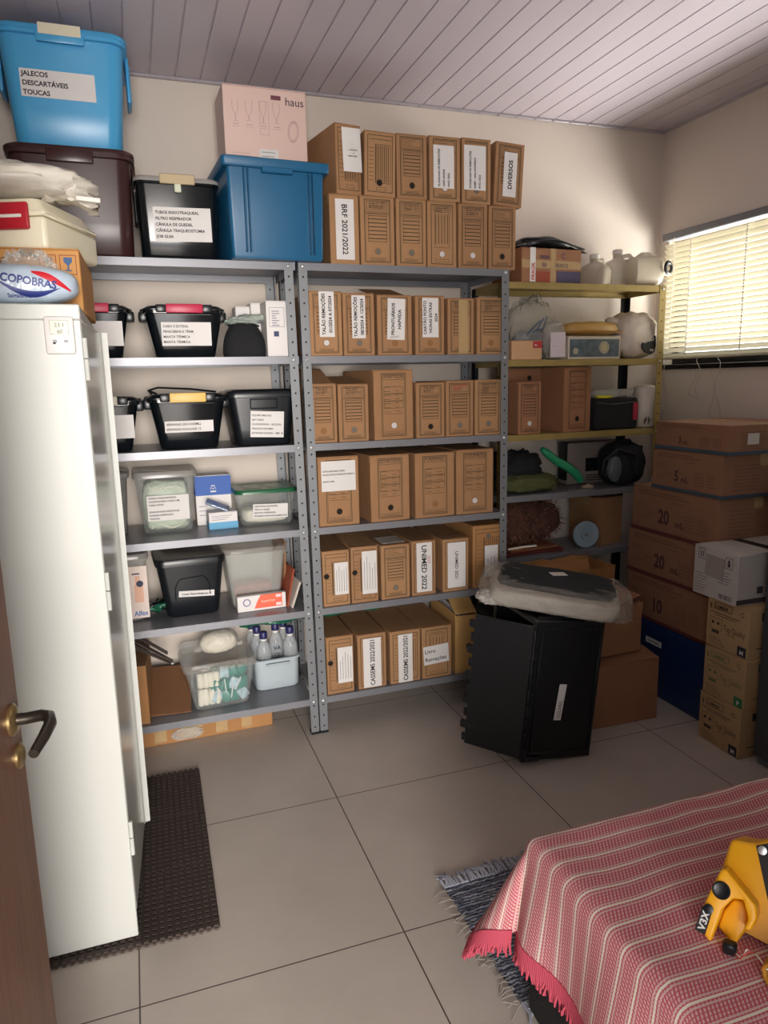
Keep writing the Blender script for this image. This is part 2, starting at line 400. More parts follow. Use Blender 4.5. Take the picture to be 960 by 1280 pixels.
obj('carcass', mb, LOCK, lk)
obj('top_cap', MB().rbox(cx0-ox-.002, cy0-oy-.003, ctop-oz-.0365, cx1-ox, cy1-oy+.003, ctop-oz, .003), LOCK, lk)
GREYD = mat('gloss_locker_enamel', '#c6c8c2', .16, spec=.6)
for nm, y0, w, a in (('door', cy0+.0135, .422, -3.9), ('door', cy1-.0135, -.422, 6.0)):
    d = link(nm, None, lk, (cx1-ox, y0-oy, .070), (0, 0, R(a)))
    bpy.data.objects.remove(d)
    m2 = MB(); s = 1 if w > 0 else -1
    m2.rbox(-.018, min(0, w), 0, 0, max(0, w), 1.6, .003)
    do = obj(nm, m2, GREYD, lk, (cx1-ox, y0-oy, .070), (0, 0, R(a)))
    obj('edge_return', MB().rbox(-.020, w-s*.012, -.001, .0015, w+s*.001, 1.601, .003), LOCK, do)
for z in (.25, .95, 1.53):
    obj('hinge', MB().lathe([(.0055, 0), (.0055, .05)], 8, M=Matrix.Translation((cx1-ox+.004, cy0-oy+.004, z))).lathe([(.0055, .053), (.0055, .1)], 8, M=Matrix.Translation((cx1-ox+.004, cy0-oy+.004, z))), LOCK, lk)
# thermo-hygrometer stuck on the locker's side
p0 = at(59, 443, 'y', cy0); p1 = at(96, 443, 'y', cy0); pt = at(77, 396, 'y', cy0)
hw = p1.x-p0.x; hh = pt.z-p0.z
hg = thing('thermo_hygrometer', 'small white digital thermometer stuck to the side of the white locker', 'thermometer', ((p0.x+p1.x)/2, cy0, p0.z))
mb = MB().rbox(-hw/2, -.014, 0, hw/2, -.0005, hh, .005, seg=2); obj('case', mb, mat('white_device_plastic', '#dcd8d6', .35), hg)
mb = MB().rbox(-hw*.31, -.0155, hh*.52, hw*.31, -.0135, hh*.9, .001); sc = obj('screen', mb, mat('lcd_screen', '#a9aa8c', .25), hg)
lettering(sc, [('23.1', 0, hh*.72, hh*.15, {'align': 'C', 'bold': 0}), ('60', hw*.02, hh*.55, hh*.15, {'align': 'C', 'bold': 0})], y=-.0159)
for dx in (-.03, .012): obj('button', MB().rbox(hw*(.02+dx*9), -.0158, hh*.3, hw*(.16+dx*9), -.0135, hh*.38, .001), mat('grey_button', '#9a979b', .5), hg)
obj('speaker_dot', MB().lathe([(.0035, 0), (.0035, .0015)], 10, M=Matrix.Translation((-hw*.2, -.0138, hh*.3)) @ Matrix.Rotation(PI/2, 4, 'X')), INKB, hg)

# ------------------------------------------------------------------ rubber mat under the locker
RUB = mat('brown_rubber', '#40352f', .75)
mx0, mx1, my0, my1 = -1.0, -.537, -1.01, -.108
mt = thing('rubber_mat', 'dark brown studded rubber mat on the floor beside the white locker', 'mat', ((mx0+mx1)/2, (my0+my1)/2, 0), -1.2)
W, D = mx1-mx0, my1-my0
for k in range(3):
    y0 = -D/2+k*D/3; mb = MB().rbox(-W/2, y0+.0015, .002, W/2, y0+D/3-.0015, .008, .002)
    nx, ny = 22, 14
    for i in range(nx):
        for j in range(ny):
            x = -W/2+(i+.5)*W/nx; y = y0+(j+.5)*D/3/ny
            mb.box(x-.0062, y-.0062, .008, x+.0062, y+.0062, .0132)
            if j == 0 and k == 0: mb.box(x-.005, y-.012, 0, x+.005, y-.002, .007)
    obj('panel', mb, RUB, mt, smooth=0)

# ================================================================== RACKS
def rack(label, x0, y0, w, d, H, S, mpost, mpostb, mshelf, leanl=(0, 0), leanr=(0, 0)):
    T = thing('shelving_rack', label, 'shelving rack', (x0, y0, 0), 0, 'metal shelving racks')
    for side, front in ((0, 1), (1, 1), (0, 0), (1, 0)):
        mb = MB(); l = (leanl, leanr)[side]; F = .035; t = .002
        sx = 1 if side == 0 else -1; sy = 1 if front else -1
        X = 0 if side == 0 else w; Y = 0 if front else d
        def sh(z): return l[0]+(l[1]-l[0])*z/H
        def slab(ax, ay, bx, by):
            vs = []
            for z in (0, H):
                for a, b in ((ax, ay), (bx, ay), (bx, by), (ax, by)): vs.append((X+sx*a+sh(z), Y+sy*b, z))
            q = [(3,2,1,0),(4,5,6,7),(0,1,5,4),(1,2,6,5),(2,3,7,6),(3,0,4,7)]
            if sx*sy < 0: q = [tuple(reversed(i)) for i in q]
            mb.add(vs, q, 0)
        slab(0, 0, F, t); slab(0, t, t, F)
        z = .035
        while z < H-.01:
            for k in range(1):
                xx = X+sx*F*.5+sh(z)
                mb.disc(xx, z, .0042, Y-sy*.0004 if front else Y-t-.0004-(-.0)*1, 8, 1)
                yy = Y+sy*F*.55
                for xo in (X-sx*.0004+sh(z), X+sx*(t+.0004)+sh(z)):
                    mb.add([(xo, yy+.0042*math.cos(2*PI*i/8), z+.0042*math.sin(2*PI*i/8)) for i in range(8)], [tuple(range(8))], 1)
            z += .05
        po = obj('post', mb, [mpost if front else mpostb, PUNCH], T, smooth=0)
        fx0, fx1 = sorted((X-sx*.002+sh(0), X+sx*(F+.001)+sh(0))); fy0, fy1 = sorted((Y-sy*.002, Y+sy*(F+.001)))
        obj('foot_cap', MB().rbox(fx0, fy0, -.0, fx1, fy1, .012, .002), BLACKM, po)
        bb = MB()
        for s in S:
            for dz in (-.014,):
                bb.lathe([(.0058, 0), (.0058, .003), (.003, .005)], 8, M=Matrix.Translation((X+sx*F*.5+sh(s), Y-sy*.0002, s+dz)) @ Matrix.Rotation(sy*PI/2, 4, 'X'))
        obj('bolt', bb, BOLT, po)
    for i, s in enumerate(S):
        mb = MB(); g = .0025; lip = .029; t = .0012
        mb.box(g, g, s-t, w-g, d-g, s)
        mb.box(g, g, s-lip, w-g, g+t, s-t).box(g, d-g-t, s-lip, w-g, d-g, s-t)
        mb.box(g, g, s-lip, g+t, d-g, s-t).box(w-g-t, g, s-lip, w-g, d-g, s-t)
        mb.box(g+.036, g+t, s-lip, w-g-.036, g+.012, s-lip+t).box(g+.036, d-g-.012, s-lip, w-g-.036, d-g-t, s-lip+t)
        obj('shelf', mb, mshelf[i] if isinstance(mshelf, list) else mshelf, T, smooth=0)
    return T
HR = 1.9885
SZ = [1.989, 1.6304, 1.2777, .9241, .5705, .1661]
rack('grey steel rack of lidded tubs, left of the file box rack', -.938, 0, .92, .41, HR, SZ, STEELD, STEELD, STEEL, (0, 0), (.018, -.014))
rack('grey steel rack full of file boxes, the middle of the three racks', 0, 0, .92, .41, HR, SZ, STEELD, STEELD, STEEL, (.006, -.010), (0, 0))
CYR = .1; CZS = [1.953, 1.607, 1.262, .972, .668, .36]
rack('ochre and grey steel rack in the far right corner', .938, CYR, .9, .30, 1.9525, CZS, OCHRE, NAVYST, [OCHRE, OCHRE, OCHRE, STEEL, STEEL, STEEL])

# ================================================================== BED, SPREAD, RUG
BZ = .5; BX0, BX1, BY0, BY1 = .115, 2.03, -2.40, -1.60
bed = thing('day_bed', 'low black bed base under the red striped spread', 'bed', ((BX0+BX1)/2, (BY0+BY1)/2, 0))
ox, oy = (BX0+BX1)/2, (BY0+BY1)/2
obj('base', MB().rbox(BX0-ox+.018, BY0-oy, .0, BX1-ox, BY1-oy+.05, .30, .015, seg=2), mat('black_bed_fabric', '#161315', .85, bump=.2, bscale=120), bed)
obj('mattress', MB().rbox(BX0-ox+.01, BY0-oy, .30, BX1-ox, BY1-oy-.01, BZ-.008, .04, seg=4), mat('mattress_ticking', '#cfc8c2', .9), bed)
def spread_material():
    m = bpy.data.materials.new('red_white_woven_spread'); m.use_nodes = True
    nt = m.node_tree; N = nt.nodes; L = nt.links; b = N['Principled BSDF']
    uv = N.new('ShaderNodeUVMap'); uv.uv_map = 'UVMap'; sp = N.new('ShaderNodeSeparateXYZ'); L.new(uv.outputs[0], sp.inputs[0])
    def M_(op, a, bb=None, c=None):
        n = N.new('ShaderNodeMath'); n.operation = op
        for i, s in enumerate((a, bb, c)):
            if s is None: continue
            if isinstance(s, (int, float)): n.inputs[i].default_value = s
            else: L.new(s, n.inputs[i])
        return n.outputs[0]
    U, V = sp.outputs[0], sp.outputs[1]
    per = .047
    fr = M_('FRACT', M_('DIVIDE', V, per))
    white = M_('LESS_THAN', fr, .10)
    thin = M_('MULTIPLY', M_('GREATER_THAN', fr, .20), M_('LESS_THAN', fr, .27))
    thin2 = M_('MULTIPLY', M_('GREATER_THAN', fr, .86), M_('LESS_THAN', fr, .93))
    # woven dots: rows of staggered short dashes
    row = M_('MULTIPLY', V, 1/.0078)
    sh = M_('MULTIPLY', M_('FLOOR', row), .5)
    dash = M_('FRACT', M_('ADD', M_('DIVIDE', U, .0085), M_('ADD', sh, M_('MULTIPLY', M_('FRACT', row), .5))))
    dd = M_('MULTIPLY', M_('LESS_THAN', dash, .5), M_('GREATER_THAN', M_('FRACT', row), .25))
    pale = M_('MAXIMUM', dd, M_('MAXIMUM', thin, thin2))
    mc = N.new('ShaderNodeMix'); mc.data_type = 'RGBA'; L.new(pale, mc.inputs['Factor'])
    mc.inputs[6].default_value = (*lin('#b85a65'), 1); mc.inputs[7].default_value = (*lin('#cba7a5'), 1)
    m2 = N.new('ShaderNodeMix'); m2.data_type = 'RGBA'; L.new(white, m2.inputs['Factor']); L.new(mc.outputs[2], m2.inputs[6])
    m2.inputs[7].default_value = (*lin('#dcd6c6'), 1); L.new(m2.outputs[2], b.inputs['Base Color'])
    b.inputs['Roughness'].default_value = .95; b.inputs['Specular IOR Level'].default_value = .15
    bp = N.new('ShaderNodeBump'); bp.inputs['Strength'].default_value = .5; bp.inputs['Distance'].default_value = .004
    L.new(pale, bp.inputs['Height']); L.new(bp.outputs['Normal'], b.inputs['Normal'])
    return m
LX, LY = .25, .24            # overhang on the left (-x) and back (+y) sides
def drape(a, b_):
    """a: distance in from the left edge (negative = hanging), b_: in from the back edge"""
    ripple = .009*noise.noise(Vector((a*5, b_*6, 1)))+.006*noise.noise(Vector((a*9, b_*3, 3)))
    rr = .035
    if a >= 0 and b_ >= 0:
        return Vector((BX0+a, BY1-b_, BZ+.005+max(-.003, ripple)))
    if a < 0 and b_ >= 0:
        d = -a; dirv = Vector((-1, 0)); fold = .5+.5*math.sin(b_*24+1.2*noise.noise(Vector((b_*4, 0, 0))))
        base = Vector((BX0, BY1-b_))
    elif a >= 0:
        d = -b_; dirv = Vector((0, 1)); fold = .5+.5*math.sin(a*20); base = Vector((BX0+a, BY1))
    else:
        d = math.hypot(a, b_); th = math.atan2(-b_, -a); dirv = Vector((-math.cos(th), math.sin(th)))
        fold = .55+.45*math.cos(th*4); base = Vector((BX0, BY1))
        d = min(d, .42)
    if d < rr*1.4:
        q = d/(rr*1.4)*PI/2; out = rr*.55*math.sin(q); dz = rr*.9*(1-math.cos(q))
    else:
        e = d-rr*1.4; k = e/.25
        corner = (a < 0 and b_ < 0)
        out = rr*.55+(.012+.035*fold)*k+(.10*k*math.sin(min(1, 2*th/PI)*PI) if corner else 0); dz = rr*.9+e*(.985 if not corner else .96)
    p = base+dirv*out
    return Vector((p.x, p.y, BZ+.004-dz))
mb = MB(); na, nb = 150, 82
A0, A1, B0, B1 = -LX, BX1-BX0, -LY, BY1-BY0
As = [A0+(A1-A0)*(i/na)**1.35 for i in range(na+1)]; Bs = [B0+(B1-B0)*j/nb for j in range(nb+1)]
vs = [tuple(drape(a, b_)) for a in As for b_ in Bs]; uvs = [(a, b_) for a in As for b_ in Bs]
mb.add(vs, [(i*(nb+1)+j, (i+1)*(nb+1)+j, (i+1)*(nb+1)+j+1, i*(nb+1)+j+1)[::-1] for i in range(na) for j in range(nb)])
SPM = spread_material()
spread = obj('bedspread', mb, SPM, smooth=60)
uvl = spread.data.uv_layers.new(name='UVMap')
for lp in spread.data.loops: uvl.data[lp.index].uv = uvs[lp.vertex_index]
tag(spread, 'red and white striped woven bedspread with pink fringe draped over the bed', 'bedspread')
mod = spread.modifiers.new('thickness', 'SOLIDIFY'); mod.thickness = .003; mod.offset = -1
FR = mat('pink_red_yarn', '#b54e5e', .95, spec=.1)
fm = MB()
def strand(a, b_, da, db):
    p = drape(a, b_); q = drape(a-da*.02, b_-db*.02); dv = (p-drape(a+da*.02, b_+db*.02)).normalized()
    L_ = .05+random.uniform(-.008, .008); j = Vector((random.uniform(-.008, .008), random.uniform(-.008, .008), 0))
    e = p+dv*L_*.35+Vector((0, 0, -L_*.7))+j
    m_ = p+dv*L_*.3+Vector((0, 0, -L_*.3))
    if e.z < .006: e.z = .006
    if m_.z < .008: m_.z = .008
    fm.tube([p-dv*.006, m_, e], .0034, 5, rv=[.0034, .0038, .0026])
for k in range(210): strand(A0, B0+(B1-B0)*k/209, 1, 0)
for k in range(40): strand(A0+LX*k/40, B0, 0, 1)
obj('fringe', fm, FR, spread)

rug = thing('rag_rug', 'blue grey woven rag rug with frayed ends on the floor beside the bed', 'rug', (.40, -1.31, 0), 1.5)
def rug_mat():
    m = mat('blue_grey_rag_weave', '#6c6f7d', .95, bump=.9, bscale=120, stretch=(1, 4, 1)); nt = m.node_tree; N = nt.nodes; L = nt.links
    tc = N.new('ShaderNodeTexCoord'); w1 = N.new('ShaderNodeTexWave'); w1.bands_direction = 'Y'; w1.inputs['Scale'].default_value = 28; w1.inputs['Distortion'].default_value = 5; w1.inputs['Detail'].default_value = 3; w1.inputs['Detail Scale'].default_value = 3
    n = N.new('ShaderNodeTexNoise'); n.inputs['Scale'].default_value = 28
    L.new(tc.outputs['Object'], w1.inputs['Vector']); L.new(tc.outputs['Object'], n.inputs['Vector'])
    mx = N.new('ShaderNodeMath'); mx.operation = 'MULTIPLY'; L.new(w1.outputs['Fac'], mx.inputs[0]); L.new(n.outputs['Fac'], mx.inputs[1])
    rp = N.new('ShaderNodeValToRGB'); e = rp.color_ramp.elements
    e[0].position = .08; e[0].color = (*lin('#3b3f50'), 1); e[1].position = .5; e[1].color = (*lin('#a9a9b2'), 1)
    e2 = e.new(.28); e2.color = (*lin('#6d7182'), 1)
    L.new(mx.outputs[0], rp.inputs['Fac']); L.new(rp.outputs['Color'], N['Principled BSDF'].inputs['Base Color']); return m
mb = MB(); nx, ny = 60, 70; W, D = .56, .46
vs = []; 
for i in range(nx+1):
    for j in range(ny+1):
        x, y = -W/2+W*i/nx, -D/2+D*j/ny
        z = .006+.0025*math.sin(y*240)*(.6+.4*math.sin(x*60+j))+.003*noise.noise(Vector((x*9, y*9, 0)))
        vs.append((x+.006*noise.noise(Vector((y*9, 2, i > nx/2))), y, max(.003, z)))
mb.add(vs, [(i*(ny+1)+j, (i+1)*(ny+1)+j, (i+1)*(ny+1)+j+1, i*(ny+1)+j+1) for i in range(nx) for j in range(ny)])
body = obj('weave', mb, rug_mat(), rug, smooth=60); md = body.modifiers.new('thickness', 'SOLIDIFY'); md.thickness = .004; md.offset = -1
fr1 = MB(); fr2 = MB(); cr = MB()
for k in range(70):
    x = -W/2+W*k/69+random.uniform(-.004, .004)
    for s, fr in ((1, fr1), (-1, fr2)): 
        L_ = random.uniform(.03, .06); fr.tube([(x, s*(D/2-.01), .007), (x+random.uniform(-.012, .012), s*(D/2+L_*.5), .012), (x+random.uniform(-.02, .02), s*(D/2+L_), .004)], .0045, 5, rv=[.005, .005, .002])
for q in (fr1, fr2): obj('rag_fringe', q, mat('pale_rag_cotton', '#9fa0ac', .95), rug)
for k in range(46):
    y = random.uniform(-D/2, D/2)
    cr.tube([(-W/2+.006, y, .006), (-W/2-random.uniform(.006, .02), y+random.uniform(-.01, .01), .008), (-W/2-random.uniform(.015, .045), y+random.uniform(-.02, .02), .003)], .0012, 4)
obj('loose_threads', cr, mat('cream_thread', '#99928a', .9), rug)

# ================================================================== dark steel cabinet at the right edge
DKS = mat('dark_grey_steel', '#45474c', .5, .2)
dc = thing('steel_cabinet', 'dark grey steel cabinet at the right edge beside the glove box stack', 'cabinet', (1.81, -1.06, 0))
obj('body', MB().rbox(-.25, -.2, .03, .25, .2, 1.12, .004), DKS, dc)
obj('plinth', MB().rbox(-.24, -.19, 0, .24, .19, .03, .003), mat('grey_plinth', '#6a6b70', .5), dc)
for z0, z1 in ((.08, .42), (.44, .75), (.77, 1.09)):
    d = obj('drawer', MB().rbox(-.24, -.212, z0, .24, -.2, z1, .004), DKS, dc)
    obj('pull', MB().rbox(-.06, -.226, z1-.07, .06, -.212, z1-.05, .004), BOLT, d)
# ================================================================== FILE BOXES
def print_small(w, h):
    m = MB(); ix, iz = w*.12, h*.045
    m.frame(-w/2+ix, iz, w/2-ix, h-iz, .0016); m.frame(-w/2+ix+.0045, iz+.0045, w/2-ix-.0045, h-iz-.0045, .0009)
    m.frame(-w*.30, h*.80, w*.30, h*.925, .0009)
    for k in range(3): m.quad(-w*.25, h*(.825+.03*k), -w*.25+w*random.uniform(.2, .48), h*(.825+.03*k)+.0014)
    m.frame(-w*.345, h*.735, w*.345, h*.775, .0009); m.quad(-w*.3, h*.75, w*.3, h*.75+.0022)
    m.frame(-w*.27, h*.345, w*.27, h*.72, .0012)
    for k in range(6): m.quad(-w*.265, h*(.385+.056*k), w*.265, h*(.385+.056*k)+.0032)
    m.frame(-w*.22, h*.075, w*.22, h*.115, .0008); m.quad(-w*.18, h*.09, w*.18, h*.09+.0016)
    return m
def print_bars(w, h):           # variant with upright bars beside the writing field
    m = MB(); ix = w*.13
    m.frame(-w/2+ix, h*.05, w/2-ix, h*.95, .0018); m.frame(-w*.25, h*.3, w*.25, h*.84, .001)
    for k in range(5): m.quad(-w*.25+w*.1*k+.004, h*.36, -w*.25+w*.1*k+.0065, h*.8)
    m.frame(-w*.3, h*.86, w*.3, h*.93, .001); m.quad(-w*.24, h*.885, w*.2, h*.885+.002); m.frame(-w*.22, h*.08, w*.22, h*.125, .0008)
    return m
def print_form(w, h):
    m = MB(); a = w*.31
    m.frame(-a, h*.05, a, h*.95, .0018); m.frame(-a+.006, h*.05+.006, a-.006, h*.95-.006, .0009)
    m.frame(-a+.009, h*.855, a-.009, h*.925, .001)
    for k in range(3): m.frame(-a+.012, h*(.66-.105*k), a-.012, h*(.82-.105*k)-h*.06, .001)
    for k in range(7):
        z = h*(.40+.058*k); m.quad(-a+.014, z, -a+.014+a*.5, z+.0016); m.quad(a*.15, z+.002, a*.15+a*random.uniform(.2, .5), z+.0036)
    m.quad(-a+.012, h*.37, a-.012, h*.37+.0014); m.frame(-a+.014, h*.08, a-.014, h*.12, .0008); m.quad(-a+.025, h*.095, a-.03, h*.095+.0014)
    return m
def print_turned(w, h):         # box standing on its other side: the print lies sideways
    m = MB(); ix = w*.1
    m.frame(-w/2+ix, h*.06, w/2-ix, h*.94, .0016); m.frame(-w*.16, h*.2, w*.34, h*.8, .0012)
    for k in range(7): m.quad(-w*.14+w*.065*k, h*.22, -w*.14+w*.065*k+.0028, h*.78)
    for k in range(9): m.quad(-w*.36, h*(.24+.062*k), -w*.2, h*(.24+.062*k)+.0014)
    m.frame(-w*.12, h*.09, w*.2, h*.14, .0009); m.quad(-w*.36, h*.87, w*.36, h*.87+.002)
    return m
PRN = {'s': print_small, 'b': print_bars, 'f': print_form, 't': print_turned}
def fbox(label, x0, x1, zb, zt, kind='s', Y=.016, yaw=0, d=.355, hole='d', group='cardboard file boxes', cardm=None, holeat=None, flap=0, write=None, writem=None, lean=0, cat='file box', noprint=False):
    w = x1-x0; h = zt-zb
    T = thing('file_box', label, cat, ((x0+x1)/2, Y, zb+.0005), yaw, group, 0, lean)
    cm = cardm or random.choice((CARD, CARD, CARD2))
    hh = h-.0035
    mb = MB().rbox(-w/2+.001, 0, 0, w/2-.001, d, hh, .0022); obj('body', mb, cm, T)
    if flap:
        M = Matrix.Translation((0, d*.12, hh)) @ Matrix.Rotation(R(flap), 4, 'X')
        obj('lid_flap', MB().rbox(-w/2+.002, 0, .0, w/2-.002, d*.62, .003, .001, M=M), CARD2, T)
        obj('lid_edge', MB().rbox(-w/2+.001, .0, hh, w/2-.001, d*.115, hh+.003, .001), cm, T)
    else:
        obj('lid_flap', MB().rbox(-w/2, -.0002, hh, w/2, d*.99, hh+.0032, .001).rbox(-w/2-.0004, .012, hh-.03, -w/2+.0012, d*.9, hh+.002, .0006), cm, T)
    if not noprint: obj('print', PRN[kind](w, h), INK, T, smooth=0)
    if hole:
        hx, hz, r = holeat or ((0, .205, .0125) if kind in 'sb' else (0, .205, .0135) if kind == 'f' else (-.36, .55, .0125))
        hm = {'d': HOLE, 'w': HOLEW, 'g': HOLEG, 'c': CARDIN}[hole]
        m = MB().disc(hx*w, hz*h, r, -.0011, 18); m.ringd(hx*w, hz*h, r*.93, r*1.1, -.0013, mi=1)
        obj('finger_hole', m, [hm, CARDIN], T, smooth=0)
    if write:
        lettering(T, [(s, -w*.24 if kind != 'f' else -w*.24, h*(.885-.055*i) if kind != 'f' else h*(.878-.05*i), .016 if kind != 'f' else .021, {'bold': 0, 'width': w*.5}) for i, s in enumerate(write)], writem or INKB, y=-.0013, name='handwriting')
    T['w'] = w; T['h'] = h
    del T['w']; del T['h']
    return T, w, h
def z2(x, y): return 250+x/2.2326, 90+y/2.2326
def z3(x, y): return 370+x/3.4286, 320+y/3.4286
def z4(x, y): return 370+x/3.4286, 540+y/3.4286
def z5(x, y): return 370+x/3.4286, 720+y/3.4286
def fb(zf, xl, xr, yb, yt, s, label, Y=.016, **k):
    a, b, c = zf(xl, yb), zf(xr, yb), zf((xl+xr)/2, yt)
    x0, x1 = xs(a[0], a[1], Y), xs(b[0], b[1], Y); zt = zs(c[0], c[1], Y)
    return fbox(label, x0+.0008, x1-.0008, s, zt, Y=Y, **k)
S0, S1, S2, S3, S4, S5 = SZ
TOPU = []
# --- lower row on top of the rack
T, w, h = fb(z2, 364, 447, 528, 341, S0, 'file box with bold sideways 2021/2022 label beside the big blue crate', hole=None, noprint=True)
sheet(T, .002, h*.5, w*.62, h*.86, ['BRF 2021/2022'], .031, -90, bold=.02)
T, w, h = fb(z2, 449, 545, 530, 347, S0, 'file box on the rack top, second from the blue crate, two handwritten lines', hole='g', write=['LISTA OUTUBRO', 'EXTRAS 20-22'])
T, w, h = fb(z2, 548, 633, 535, 354, S0, 'file box on the rack top, third from the blue crate, handwriting on top', hole='g', write=['EXTRATOS', 'TALAO 2022'])
T, w, h = fb(z2, 634, 717, 538, 361, S0, 'file box with green tinted print and white hole, on the rack top', hole='w', kind='b', write=['TALAO DIARIO', '2022'])
T, w, h = fb(z2, 720, 802, 541, 368, S0, 'handwritten file box on the rack top, directly below the fifth box of the top row', hole='w', write=['RELATORIOS', 'A DATA'])
T, w, h = fb(z2, 804, 881, 545, 374, S0, 'plain file box at the right end of the row resting on the rack top', hole='d')
# --- upper row, stacked on the lower row
lowtop = {}
bpy.context.view_layer.update()
LOW = [o for o in COL.objects if o.name.startswith('file_box')]
def top_z(x0, x1):
    t = 0
    for o in LOW:
        for c in o.children:
            if c.name.startswith('lid_flap'):
                xsn = [(o.matrix_world @ c.matrix_local @ Vector(v)) for v in c.bound_box]
                if min(v.x for v in xsn) < x1-.01 and max(v.x for v in xsn) > x0+.01: t = max(t, max(v.z for v in xsn))
    return t
def fu(xl, xr, yb, yt, label, Y=.016, **k):
    a, b, c = z2(xl, yb), z2(xr, yb), z2((xl+xr)/2, yt)
    x0, x1 = xs(*a, Y), xs(*b, Y); zb = top_z(x0, x1)
    return fbox(label, x0+.0008, x1-.0008, zb, zs(*c, Y), Y=Y, **k)
T, w, h = fu(378, 455, 338, 146, 'angled file box with a loose white page over its front, left of the top row', yaw=10, hole=None, d=.34, Y=.02, kind='t')
sheet(T, w*.13, h*.64, w*.72, h*.62, ['-  -  -', '- - -', '- -  ACIDENTE', '- -  - A', '- REMOÇÕES'], .0075, 0, tilt=2, y=-.003, micro=0)
T, w, h = fu(458, 546, 347, 166, 'file box with upright bar print and dark hole, second in the top row', kind='t', hole='d', holeat=(-.02, .21, .013), lean=1.5)
T, w, h = fu(549, 635, 351, 174, 'file box with dark hole and no writing, third in the top row', hole='d')
T, w, h = fu(640, 727, 360, 180, 'file box with sideways white sheet and pale hole, fourth in the top row', hole='w')
sheet(T, -.006, h*.53, w*.66, h*.66, ['PLANILHAS DE REMOÇÕES', 'UNIP SAÚDE', 'ANO 2022'], .012, 90, y=-.002, gap=1.8, align='L')
T, w, h = fu(730, 812, 367, 186, 'file box with wordy white sheet and a dark hole, fifth in the top row', hole='g')
sheet(T, -.008, h*.55, w*.74, h*.68, ['PLANILHAS DE REMOÇÕES', 'SAMP - UNI-UNIVERSO', 'ANO 2022'], .012, 90, y=-.002, gap=1.8, align='L')
T, w, h = fu(817, 898, 374, 197, 'file box labelled DIVERSOS leaning at the right end of the top row', hole=None, lean=3)
sheet(T, .004, h*.5, w*.45, h*.7, ['DIVERSOS'], .026, 90, y=-.002)
# --- shelf two
T, w, h = fb(z3, 62, 203, 424, 151, S1, 'file box marked 01/2024 A 07/2024, left end of its shelf', hole='w')
sheet(T, .004, h*.645, w*.46, h*.70, ['TALÃO REMOÇÕES', '01/2024 A 07/2024'], .0185, 90, y=-.002)
T, w, h = fb(z3, 204, 341, 424, 159, S1, 'file box marked 08/2024 A 12/2024, second on its shelf', hole='g')
sheet(T, -.001, h*.62, w*.42, h*.68, ['TALÃO REMOÇÕES', '08/2024 A 12/2024'], .0185, 90, y=-.002)
T, w, h = fb(z3, 350, 500, 423, 167, S1, 'file box with lifted lid flap and a slightly crooked white label', hole='c', flap=14)
sheet(T, .006, h*.6, w*.5, h*.68, ['PRONTUÁRIOS', 'HAPVIDA'], .019, 90, y=-.002, tilt=-2)
lettering(T, [('DEZ/2017', -.024, h*.285, .010, {'bold': 0, 'rot': 5})], y=-.004, name='handwriting')
T, w, h = fb(z3, 511, 638, 424, 170, S1, 'file box marked HORAS EXTRAS 2024 on a white label', hole='c')
sheet(T, .002, h*.63, w*.54, h*.66, ['CARTÃO PONTO', 'HORAS EXTRAS', '2024'], .0175, 90, y=-.002, gap=1.45)
T, w, h = fb(z3, 649, 764, 426, 181, S1, 'file box crossed by clear tape, right of the HORAS EXTRAS box', hole='c', write=['RH', 'FICHAS EXTRAS'])
obj('tape', MB().box(-.012, -.0022, h*.02, .034, -.0017, h*.97), TAPE, T, smooth=0)
T, w, h = fb(z3, 774, 896, 421, 178, S1, 'file box at the right end of the 2024 label shelf, beside the post', hole='c', write=['2020 MAIO', 'REMOCOES', '2019'])
# --- shelf three
T, w, h = fb(z3, 58, 181, 803, 547, S2, 'file box with raised flap at the left post, two left of the tall wide box', hole='c', flap=17, write=['TALAO', '01/21 REMOC'])
T, w, h = fb(z3, 184, 316, 797, 548, S2, 'file box with raised lid flap just left of the tall wide box', hole='g', flap=9, write=['TALAO', '2017 OUT/2020'])
T, w, h = fb(z3, 334, 508, 793, 487, S2, 'tall wide file box standing above its neighbours on the third shelf', kind='f', hole='w', d=.37, yaw=4, write=['HAPVIDA'])
T, w, h = fb(z3, 515, 639, 782, 542, S2, 'file box just right of the tall wide box, with a dark hole', hole='d', write=['TALAO', '2019'])
T, w, h = fb(z3, 642, 761, 777, 534, S2, 'file box with red handwriting across its title', hole='g', write=['TALAO REMOC', '2018'], writem=mat('red_marker', '#b23a37', .7))
T, w, h = fb(z3, 765, 884, 770, 530, S2, 'file box at the right end beside the red-written one', hole='g', write=['REMOCOES', 'JUNHO 2018', '2019'])
# --- shelf four
def fb4(xl, xr, yb, yt, s, label, **k): return fb(z4, xl, xr, yb, yt, s, label, **k)
T, w, h = fb4(100, 276, 404, 104, S3, 'wide file box with a square white printed page, left end of its shelf', kind='f', hole='d')
sheet(T, 0, h*.72, w*.83, h*.43, ['DATALACRE RELATÓRIO', 'DATALACRE AUTORIZAÇÃO MEDICO', '', 'JUNHO /2020'], .0085, 0, y=-.002, gap=1.7, align='L')
T, w, h = fb4(320, 492, 388, 97, S3, 'wide file box with a dark hole, second from the left on the wide box shelf', kind='f', hole='d', yaw=3, write=['SETOR LIGHT'])
T, w, h = fb4(510, 682, 374, 88, S3, 'wide file box with a torn brown hole, third on the wide box shelf', kind='f', hole='c', yaw=2, write=['CARAVEL'])
T, w, h = fb4(686, 845, 356, 74, S3, 'wide file box with a white hole at the right end of the wide box shelf', kind='f', hole='w', yaw=-1, write=['LOUVADO'])
